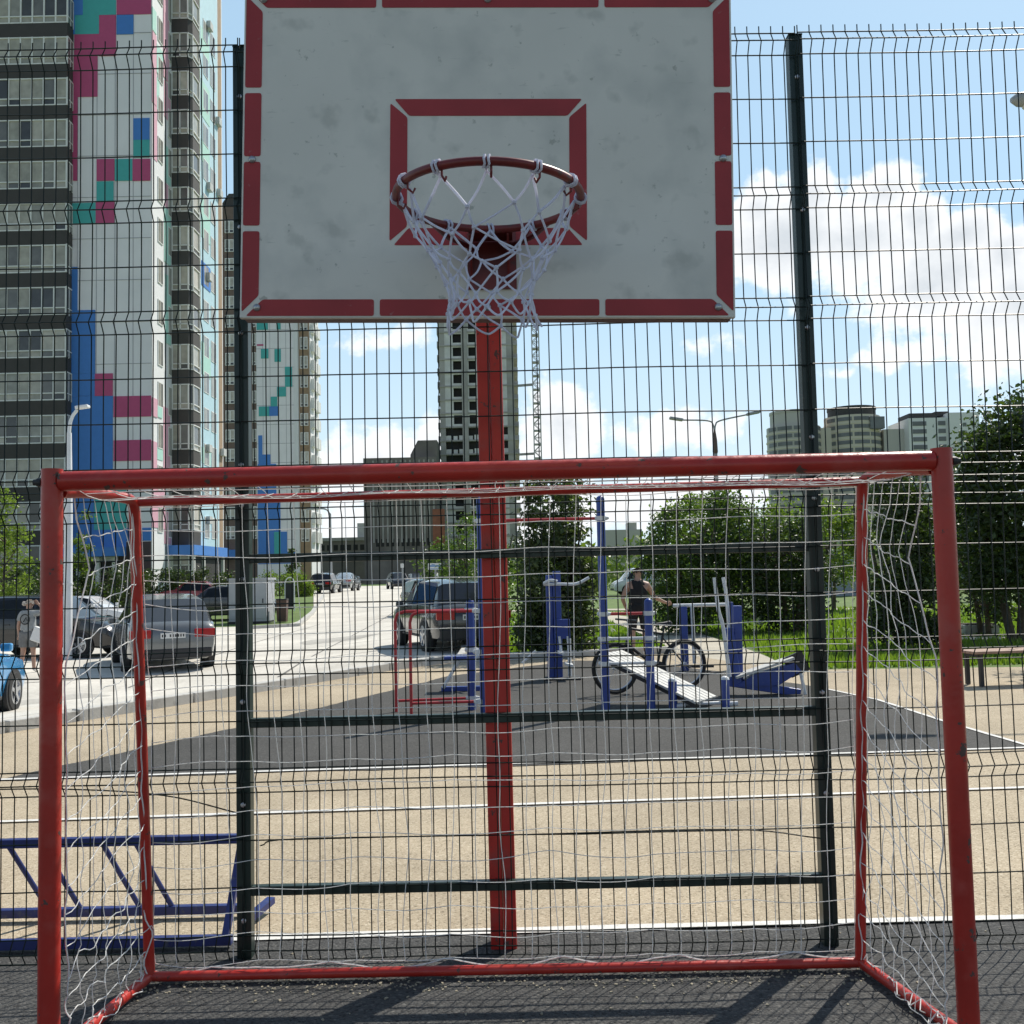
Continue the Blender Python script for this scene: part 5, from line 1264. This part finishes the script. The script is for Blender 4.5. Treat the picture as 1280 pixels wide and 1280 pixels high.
while z < 71:
    for y_ in (Y3-1.7, Y3-.2):
        m.bar((xa, y_, z), (xb, y_, z), .12, .12); m.bar((xa if k % 2 else xb, y_, z), (xb if k % 2 else xa, y_, z+1.5), .12, .12)
    if k % 2 == 0: m.bb(xa-.1, xb+.1, Y3-1.8, Y3-.1, z-.14, z+.14)
    z += 1.5; k += 1
m.build('lattice', mat('pale lattice', (.42, .42, .41), .6), Hs)
m = MB()
for py in (482, 568): z = Z3(py, 655); m.bar((X3(648), Y3, z), (xa, Y3-1, z), .4, .5)
m.build('wall_tie', M['conc'], Hs)
# -- low dark building down the road
Y4 = 236.0
B2 = thing('low_building', 'low dark building at the far end of the road with a pale upper storey', 'building', (at(430, 680, Y4).x, Y4+6, .6))
def X4(px): return at(px, 680, Y4).x
def Z4(py): return at(430, py, Y4).z
m = MB(); m.bb(X4(388), X4(470), Y4, Y4+12, 0, Z4(676)); m.build('wall', M['concdark'], B2)
m = MB(); m.bb(X4(446), X4(464), Y4+1, Y4+10, Z4(677), Z4(654)); m.build('upper_storey', M['block'], B2)
m = MB(); m.bb(X4(386), X4(471), Y4-.4, Y4+12.4, Z4(676), Z4(672)); m.build('roof', M['conc'], B2)
for k in range(9): x = X4(392+k*8.3); m = MB(); m.bb(x, x+1.0, Y4-.05, Y4+.02, Z4(688), Z4(681)); m.build('window', M['bdark'], B2)

# -- far towers on the right
Y5 = 400.0
def X5(px): return at(px, 580, Y5).x
def Z5(py, px=1080): return at(px, py, Y5).z
M['farbeige'] = mat('far beige wall', (.62, .56, .46), .8, var=.06, scale=.05); M['fargrey'] = mat('far grey wall', (.52, .49, .45), .8, var=.06, scale=.05); M['farwhite'] = mat('far white wall', (.75, .74, .72), .8, var=.05, scale=.05); M['farwin'] = mat('far window', (.15, .155, .16), .4, var=.3, scale=.2)  # wall tones raised: the paleness of distance haze is put into the colour
def drum(name, px0, px1, pyt, pyw, m_, lab, capm):
    cx, r = X5((px0+px1)/2), (X5(px1)-X5(px0))/2; o = thing(name, lab, 'building', (cx, Y5+r, 0)); zt, zw = Z5(pyt, px0), Z5(pyw, px0)
    w_ = MB(); w_.lathe([(r, 0), (r, zw)], (cx, Y5+r, 0), (0, 0, 1), 40); w_.build('wall', m_, o, smooth=True)
    w_ = MB(); w_.lathe([(r*.86, zw), (r*.86, zt-1), (r*.88, zt-1), (r*.88, zt)], (cx, Y5+r, 0), (0, 0, 1), 40); w_.build('upper_drum', capm, o, smooth=True)
    w_ = MB(); z = 6
    while z < zw-1: w_.lathe([(r+.05, z), (r+.25, z+.05), (r+.25, z+.6), (r+.05, z+.65)], (cx, Y5+r, 0), (0, 0, 1), 40); z += 3.1
    w_.build('floor_bands', m_ if m_ is not M['fargrey'] else M['farbeige'], o, smooth=True)
    w_ = MB()
    for k, a in enumerate([R(d) for d in range(200, 345, 12)]):
        z = 7
        c = V((cx+math.cos(a)*(r+.02), Y5+r+math.sin(a)*(r+.02), 0)); t = V((-math.sin(a), math.cos(a), 0))
        while z < zw-2:
            w_.box(c+V((0, 0, z+.95)), (.3, 1.5 if k % 3 else 3.0, 1.5), Matrix.Rotation(a, 3, 'Z')); z += 3.1
    w_.build('windows', M['farwin'], o)['kind'] = 'stuff'
    return o
drum('residential_tower', 969, 1036, 511, 531, M['fargrey'], 'far round grey tower with narrower curved top above the trees', M['fargrey'])
o = drum('residential_tower', 1044, 1113, 506, 518, M['farbeige'], 'far round beige tower with a dark slanted roof in the middle of three', M['spandrel'])
m = MB(); m.bb(X5(1090), X5(1108), Y5-.3, Y5+3, Z5(536), Z5(521)); m.build('loggia_band', M['farwin'], o)
m = MB(); m.bb(X5(1028), X5(1062), Y5+6, Y5+22, 0, Z5(532, 1040)); lk_ = m.build('link_block', M['farbeige'], o)
Wt = thing('residential_tower', 'far white tower with dark balconies and small roof house, rightmost of three', 'building', (X5(1175), Y5+10, 0))
m = MB(); m.bb(X5(1138), X5(1186), Y5, Y5+22, 0, Z5(524)); m.bb(X5(1186), X5(1224), Y5-2, Y5+22, 0, Z5(519)); m.build('wall', M['farwhite'], Wt)
m = MB(); m.bb(X5(1112), X5(1138), Y5+5, Y5+20, 0, Z5(535)); m.build('low_wing', M['fargrey'], Wt)
m = MB(); m.bb(X5(1142), X5(1175), Y5+2, Y5+14, Z5(525), Z5(517)); m.bb(X5(1176), X5(1192), Y5+3, Y5+10, Z5(521), Z5(515)); m.build('roof_house', M['spandrel'], Wt)
for c0_, c1_ in ((1143, 1160), (1175, 1184)):
    m = MB(); z = Z5(529)
    while z > 12: m.bb(X5(c0_), X5(c1_), Y5-.25, Y5+.1, z-1.5, z+.2); z -= 3.1
    m.build('balcony_column', M['farwin'], Wt)
m = MB(); z = Z5(532)
while z > 12: m.bb(X5(1203), X5(1207.5), Y5-2.1, Y5-1.9, z-1.5, z); z -= 3.1
m.build('window_column', M['farwin'], Wt)
# -- low pale building behind the bushes
Y6 = 62.0; X6 = lambda px: at(px, 670, Y6).x
B3 = thing('low_building', 'low pale building with grey lower wall partly behind the right bushes', 'building', (X6(1042), Y6+4, 0))
m = MB(); m.bb(X6(1010), X6(1082), Y6, Y6+8, 2.2, at(1040, 640, Y6).z); m.build('wall', mat('pale green render', (.40, .43, .34), .8, var=.06), B3)
m = MB(); m.bb(X6(1009), X6(1083), Y6-.1, Y6+8.1, -.1, 2.2); m.build('lower_wall', mat('grey blue wall', (.34, .37, .40), .8, var=.06), B3)
m = MB(); m.bb(X6(1008), X6(1084), Y6-.3, Y6+8.3, at(1040, 640, Y6).z, at(1040, 636, Y6).z); m.build('roof', M['spandrel'], B3)
for px in (1022, 1050, 1068): m = MB(); m.bb(X6(px), X6(px)+.7, Y6-.06, Y6+.02, 2.6, 3.9); m.build('window', M['farwin'], B3)
Y7 = 330; o = thing('far_building', 'hazy grey far building low on the skyline behind the exercise frame', 'building', (at(795, 680, Y7).x, Y7, 0))
m = MB(); m.bb(at(757, 680, Y7).x, at(803, 680, Y7).x, Y7, Y7+10, 0, at(780, 662, Y7).z); m.build('wall', M['fargrey'], o)
m = MB(); m.bb(at(786, 680, Y7).x, at(797, 680, Y7).x, Y7+1, Y7+8, at(780, 662, Y7).z, at(790, 653, Y7).z); m.build('stair_house', M['fargrey'], o)
# ------------------------------------------------------------------ trees and shrubs
LM = dict(dark=leafmat('dark leaves', (.024, .046, .015), (.065, .095, .026), .28), mid=leafmat('mid leaves', (.036, .070, .018), (.10, .15, .036), .36), light=leafmat('light leaves', (.075, .125, .024), (.16, .21, .045), .46), lilac=leafmat('broad leaves', (.028, .050, .018), (.095, .125, .05), .34))
def tree(name, label, base, H, rx, ry, lk, seed, leaf=.07, n=5200, z0=.12, shape='egg', group=None, cat='tree', trunk_r=.06, stems=1, rag=.25):
    rr = random.Random(seed); base = V(base); r_ = thing(name, label, cat, tuple(base), 0, group)
    t = MB()
    for s in range(stems):
        a = rr.uniform(0, 6.28); off = V((math.cos(a), math.sin(a), 0))*(.0 if stems == 1 else trunk_r*2.5)
        tip = base+off*5+V((rr.uniform(-.2, .2)*rx, rr.uniform(-.2, .2)*ry, H*.8))
        pts = curve([base+off, (base+off).lerp(tip, .35)+V((rr.uniform(-.1, .1), rr.uniform(-.1, .1), 0)), (base+off).lerp(tip, .7), tip], 5)
        t.tube(pts, [trunk_r*(1-.8*i/(len(pts)-1)) for i in range(len(pts))], 8)
        for k in range(7):
            u = rr.uniform(.2, .85); p = pts[int(u*(len(pts)-1))]; a = rr.uniform(0, 6.28); kk = .4 if shape == 'col' else .65; e = p+V((math.cos(a)*rx*kk, math.sin(a)*ry*kk, H*rr.uniform(.05, .25)))
            t.tube(curve([p, p.lerp(e, .5)+V((0, 0, -.03*H)), e], 3), [trunk_r*.4, trunk_r*.34, trunk_r*.28, trunk_r*.22, trunk_r*.16, trunk_r*.1, trunk_r*.06], 5)
    t.build('trunk', M['bark'], r_, smooth=True)
    L = MB(); clumps = []
    nc = max(14, n//120)
    for i in range(nc):
        while True:
            p = V((rr.uniform(-1, 1), rr.uniform(-1, 1), rr.uniform(0, 1))); zz_ = p.z
            rad = (math.sin(math.pi*min(1, .08+zz_*.92))**.55 if shape == 'egg' else (1-.35*zz_ if shape == 'col' else (1-zz_)**.8+.04))
            rad *= 1-rag*(.5+.5*mnoise.noise(V((p.x*1.7+seed, p.y*1.7, zz_*4))))
            if (p.x**2+p.y**2)**.5 < rad and (p.x**2+p.y**2)**.5 > rad*rr.random()**.5*.8: break
        clumps.append((base+V((p.x*rx, p.y*ry, H*(z0+(1-z0)*zz_))), rr.uniform(.6, 1.25)))
    cs = .145*min(1.6, (rx+ry)/2)+.04
    for i in range(n):
        c, s = clumps[rr.randrange(nc)]
        p = c+V((rr.gauss(0, cs*s), rr.gauss(0, cs*s), rr.gauss(0, cs*s*.7)))
        d = V((rr.gauss(0, 1), rr.gauss(0, 1), rr.gauss(0, .7)-.35)).normalized(); w_ = d.cross(V((rr.gauss(0, 1), rr.gauss(0, 1), rr.gauss(0, 1)))).normalized()
        l = leaf*rr.uniform(.45, 1.4); q = p+d*l*.5+w_*l*.3; q2 = p+d*l*.5-w_*l*.3; nn = d.cross(w_)*l*.1
        L.quad(p, q+nn, p+d*l, q2+nn)
    L.build('crown', LM[lk], r_)
    return r_
def T(px, py, Y, **k): p = at(px, py, Y); return (p.x, Y, h(p.x, Y))
def top(px, py, Y): p = at(px, py, Y); return p.z-h(p.x, Y)
tree('lilac_tree', 'dense dark leafy tree rising behind the red hoop pole', T(693, 700, 20.9), top(690, 600, 20.9), .92, .85, 'lilac', 1, .115, 15000, .03, 'col', trunk_r=.05, stems=4, rag=.3)
tree('leafy_tree', 'smaller leafy tree behind the dark grey car left of the red pole', T(602, 700, 25), top(600, 636, 25), .95, 1.0, 'mid', 2, .09, 6000, .04, 'egg', trunk_r=.05, stems=3)
tree('leafy_tree', 'bushy tree left in the clump behind the man', T(852, 700, 27), top(850, 628, 27), 1.2, 1.2, 'mid', 3, .105, 12000, .05, 'egg', trunk_r=.07, stems=3, rag=.4)
tree('leafy_tree', 'tallest bushy tree in the clump at the foot of the two-armed lamp', T(915, 700, 28), top(912, 612, 28), 1.4, 1.3, 'mid', 4, .105, 14000, .05, 'egg', trunk_r=.08, stems=3, rag=.4)
tree('leafy_tree', 'dark bushy tree at the right of the clump beside the green fence post', T(985, 700, 27), top(980, 640, 27), 1.3, 1.2, 'dark', 5, .105, 12000, .05, 'egg', trunk_r=.08, stems=3, rag=.35)
tree('leafy_tree', 'light green crown added as the sunlit tops of the clump at the two-armed lamp', T(884, 700, 35), top(880, 612, 35), 1.9, 1.5, 'light', 41, .13, 7000, .2, 'egg', trunk_r=.08, rag=.45)  # added behind the clump; its paler leaves stand in for backlit tops
tree('leafy_tree', 'yellowish green crown added as sunlit tops of the clump, nearest the right fence post', T(962, 700, 36), top(960, 622, 36), 1.8, 1.5, 'light', 42, .13, 6500, .2, 'egg', trunk_r=.08, rag=.45)  # second added crown, sunlight on the clump put into the leaf colour
tree('leafy_tree', 'light green young tree behind the right green fence post', T(1040, 700, 40), top(1035, 612, 40), 1.9, 1.6, 'light', 6, .14, 5200, .25, 'egg', trunk_r=.08, rag=.5)
tree('conifer', 'dark narrow tree seen through the right side of the goal net', T(1128, 700, 21), top(1130, 592, 21), .85, .85, 'dark', 7, .10, 14000, .06, 'col', cat='tree', trunk_r=.07, stems=2, rag=.3)
tree('leafy_tree', 'tall broad dark tree filling the right edge', T(1276, 700, 21.5), top(1270, 490, 21.5), 1.5, 1.5, 'dark', 8, .12, 22000, .16, 'egg', trunk_r=.10, stems=2, rag=.4)
tree('leafy_tree', 'dark low tree in front of the tall one at the right goal post', T(1232, 700, 24), top(1226, 590, 24), .8, 1.0, 'dark', 9, .10, 7000, .1, 'egg', trunk_r=.07, stems=2, rag=.4)
tree('leafy_tree', 'pale green tree far behind the right goal post', T(1178, 700, 48), top(1178, 618, 48), 2.2, 1.8, 'light', 10, .16, 5200, .2, 'egg', trunk_r=.1, rag=.5)
tree('leafy_tree', 'bright leafy tree at the left edge before the balconies', T(3, 700, 34), top(3, 612, 34), .95, 1.0, 'light', 11, .12, 4200, .2, 'egg', trunk_r=.07, rag=.5)
tree('leafy_tree', 'young green tree beside the white lamp pole', T(104, 700, 56), top(104, 636, 56), .75, .8, 'light', 12, .13, 2600, .2, 'egg', trunk_r=.06, rag=.4)
tree('small_spruce', 'small dark spruce at the foot of the farther tower', T(363, 690, 110), top(364, 672, 110), 1.1, 1.1, 'dark', 13, .3, 1500, .08, 'cone', trunk_r=.1)
tree('leafy_tree', 'leafy tree above the big white sign', T(562, 700, 47), top(565, 672, 47), 1.9, 1.7, 'mid', 14, .16, 4800, .1, 'egg', trunk_r=.08, rag=.45)
tree('leafy_tree', 'tall tree just outside the right edge shading the brown bench', (11.7, 17.8, 0), 7.8, 1.8, 1.8, 'dark', 21, .13, 9000, .36, 'egg', trunk_r=.11, stems=1, rag=.4)
for i, (px, py, Y, rx, lab) in enumerate([(26, 690, 50, 2.2, 'dark shrub under the balcony bands'), (64, 700, 54, 1.6, 'dark shrub hidden behind the left goal post'), (128, 704, 56, 1.5, 'dark shrub by the piers of the entrance'), (158, 700, 58, 1.6, 'round shrub below the plum entrance wall'), (196, 703, 60, 1.7, 'bushy shrub in front of the pink wall'), (232, 712, 60, 1.6, 'low shrub before the bay windows'), (268, 706, 60, 1.7, 'spiky shrub at the far corner of the coloured tower'), (380, 716, 75, 1.1, 'green hedge bush right of the notice board'), (349, 712, 78, 2.2, 'green bush behind the grey cabinet')]):
    p = at(px, 730, Y); tree('shrub', lab, (p.x, Y, h(p.x, Y)-.2), top(px, py, Y)+.3, rx, 1.2, 'dark' if i < 7 else 'light', 30+i, .16, 2600, .02, 'egg', 'shrubs along the buildings', 'shrub', .04, 3, .35)
# far wood: reads as one mass on the skyline
fw = MB(); rr = random.Random(77)
def mass(x0, x1, y0, y1, zt, n, leaf):
    for i in range(n):
        x = rr.uniform(x0, x1); y = rr.uniform(y0, y1); hz_ = zt*(.62+.38*mnoise.noise(V((x*.11, y*.05, 2)))+.25*mnoise.noise(V((x*.45, y*.1, 5))))
        p = V((x, y, hz_*rr.random()**.55)); d = V((rr.gauss(0, 1), rr.gauss(0, 1), rr.gauss(0, 1))).normalized(); w_ = d.orthogonal().normalized(); l = leaf*rr.uniform(.5, 1.4)
        fw.quad(p, p+d*l*.5+w_*l*.35, p+d*l, p+d*l*.5-w_*l*.35)
mass(13, 44, 62, 76, 4.6, 14000, .42)
mass(-2, 90, 100, 125, 6.5, 14000, .7)
mass(34, 75, 48, 60, 5.0, 9000, .4)
tag(fw.build('far_wood', LM['light']), 'distant mass of light green trees along the skyline', None, None, 'stuff')
# ------------------------------------------------------------------ sky, sun
SUN_EL, SUN_AZ = R(50), R(39.5)
S_ = V((math.cos(SUN_EL)*math.sin(SUN_AZ), math.cos(SUN_EL)*math.cos(SUN_AZ), math.sin(SUN_EL)))
sd = bpy.data.lights.new('sun', 'SUN'); sd.energy = 5.0; sd.angle = R(.5); sd.color = (1, .94, .84)
so = bpy.data.objects.new('sun', sd); col.objects.link(so); so.location = S_*60; so.rotation_euler = S_.to_track_quat('Z', 'Y').to_euler()
w = bpy.data.worlds.new('World'); sc.world = w; w.use_nodes = True
nt = w.node_tree; N = nt.nodes; Lk = nt.links
bg = N['Background']; bg.inputs['Strength'].default_value = .10
sky = N.new('ShaderNodeTexSky'); sky.sky_type = 'NISHITA'; sky.sun_disc = False
sky.sun_elevation = SUN_EL; sky.sun_rotation = SUN_AZ; sky.altitude = 150; sky.air_density = 1.0; sky.dust_density = .8; sky.ozone_density = 1.6
tc = N.new('ShaderNodeTexCoord')
def nd(t, **k):
    n = N.new(t)
    for a, b in k.items(): setattr(n, a, b)
    return n
def mth(op, a, b=None, c=None, clamp=False):
    n = nd('ShaderNodeMath', operation=op, use_clamp=clamp)
    for i, x in enumerate((a, b, c)):
        if x is None: continue
        if isinstance(x, (int, float)): n.inputs[i].default_value = x
        else: Lk.new(x, n.inputs[i])
    return n.outputs[0]
dirv = tc.outputs['Generated']
def fbm(scale, detail=9, rough=.58, z=2.2, off=0.0):
    mp = nd('ShaderNodeMapping'); mp.inputs['Scale'].default_value = (1, 1, z); mp.inputs['Location'].default_value = (off, off*.7, off*.3); Lk.new(dirv, mp.inputs[0])
    n = nd('ShaderNodeTexNoise'); n.inputs['Scale'].default_value = scale; n.inputs['Detail'].default_value = detail; n.inputs['Roughness'].default_value = rough
    Lk.new(mp.outputs[0], n.inputs['Vector']); return n.outputs['Fac']
big = fbm(10, 10, .6, 1.25); fine = fbm(30, 8, .6, 1.1, 3.0)
shape = mth('ADD', mth('MULTIPLY', mth('SUBTRACT', big, .5), 1.5), mth('MULTIPLY', mth('SUBTRACT', fine, .5), .55))
acc = None
CL = [  # px, py, half-width px, half-height px, weight
    (985,300,110,66,1.0),(1075,300,110,66,1.0),(1190,345,120,66,1.0),(1015,243,46,40,1.0),(1100,240,50,40,1.0),(1150,275,44,36,1.0),(945,258,44,40,1.0),(1205,293,50,38,1.0),(1255,318,50,40,1.0),(1290,380,150,80,1.0),(1135,445,60,26,.75),(1052,468,30,12,.55),
    (470,585,120,70,.85),(560,560,90,60,.7),(700,545,60,70,.85),(840,540,90,40,.75),(640,640,420,50,.8),(470,430,90,26,.5),(900,420,80,26,.45),(1000,610,300,55,.7),(1270,440,90,45,.7),(960,345,150,60,.55)]
for px, py, a, b, wt in CL:
    c = ray(px, py).normalized(); s = nd('ShaderNodeVectorMath', operation='SUBTRACT'); Lk.new(dirv, s.inputs[0]); s.inputs[1].default_value = c
    m = nd('ShaderNodeVectorMath', operation='MULTIPLY'); Lk.new(s.outputs[0], m.inputs[0]); m.inputs[1].default_value = (FPX/a, FPX/a, FPX/b)
    l = nd('ShaderNodeVectorMath', operation='LENGTH'); Lk.new(m.outputs[0], l.inputs[0])
    v = mth('MULTIPLY', mth('SUBTRACT', 1.0, mth('MULTIPLY', l.outputs['Value'], .62)), wt)
    acc = v if acc is None else mth('MAXIMUM', acc, v)
# other parts of the sky carry broken cloud as well
sx = nd('ShaderNodeSeparateXYZ'); Lk.new(dirv, sx.inputs[0])
behind = nd('ShaderNodeMapRange'); behind.inputs[1].default_value = .55; behind.inputs[2].default_value = .2; Lk.new(sx.outputs['Y'], behind.inputs[0])
acc = mth('MAXIMUM', acc, mth('MULTIPLY', behind.outputs[0], .22))
dens = mth('ADD', acc, shape)
mask = nd('ShaderNodeMapRange'); mask.interpolation_type = 'SMOOTHSTEP'; mask.inputs[1].default_value = .35; mask.inputs[2].default_value = .58; Lk.new(dens, mask.inputs[0])
thick = nd('ShaderNodeMapRange'); thick.inputs[1].default_value = .45; thick.inputs[2].default_value = 1.15; Lk.new(dens, thick.inputs[0])
cc = nd('ShaderNodeMix', data_type='RGBA'); Lk.new(thick.outputs[0], cc.inputs[0]); cc.inputs[6].default_value = (10.4, 10.5, 10.6, 1); cc.inputs[7].default_value = (6.6, 7.1, 7.6, 1)
hz = nd('ShaderNodeMapRange'); hz.inputs[1].default_value = .55; hz.inputs[2].default_value = .03; hz.inputs[3].default_value = .62; hz.inputs[4].default_value = .82; Lk.new(sx.outputs['Z'], hz.inputs[0])
sk2 = nd('ShaderNodeMix', data_type='RGBA'); fw_ = nd('ShaderNodeMapRange'); fw_.inputs[1].default_value = -.1; fw_.inputs[2].default_value = .6; fw_.inputs[3].default_value = .12; Lk.new(sx.outputs['Y'], fw_.inputs[0])
Lk.new(mth('MULTIPLY', hz.outputs[0], fw_.outputs[0]), sk2.inputs[0]); Lk.new(sky.outputs[0], sk2.inputs[6]); sk2.inputs[7].default_value = (5.3, 7.9, 10.0, 1)
h2 = nd('ShaderNodeMapRange'); h2.inputs[1].default_value = .30; h2.inputs[2].default_value = .0; h2.inputs[4].default_value = .62; Lk.new(sx.outputs['Z'], h2.inputs[0])
sk3 = nd('ShaderNodeMix', data_type='RGBA'); Lk.new(h2.outputs[0], sk3.inputs[0]); Lk.new(sk2.outputs[2], sk3.inputs[6]); sk3.inputs[7].default_value = (8.9, 9.8, 10.3, 1)
mx = nd('ShaderNodeMix', data_type='RGBA'); Lk.new(mask.outputs[0], mx.inputs[0]); Lk.new(sk3.outputs[2], mx.inputs[6]); Lk.new(cc.outputs[2], mx.inputs[7])
Lk.new(mx.outputs[2], bg.inputs['Color'])
sc.view_settings.view_transform = 'Standard'; sc.view_settings.look = 'None'; sc.view_settings.gamma = 1; sc.view_settings.use_curve_mapping = False
sc.view_settings.exposure = 0.12
sc.cycles.max_bounces = 6; sc.cycles.transparent_max_bounces = 8
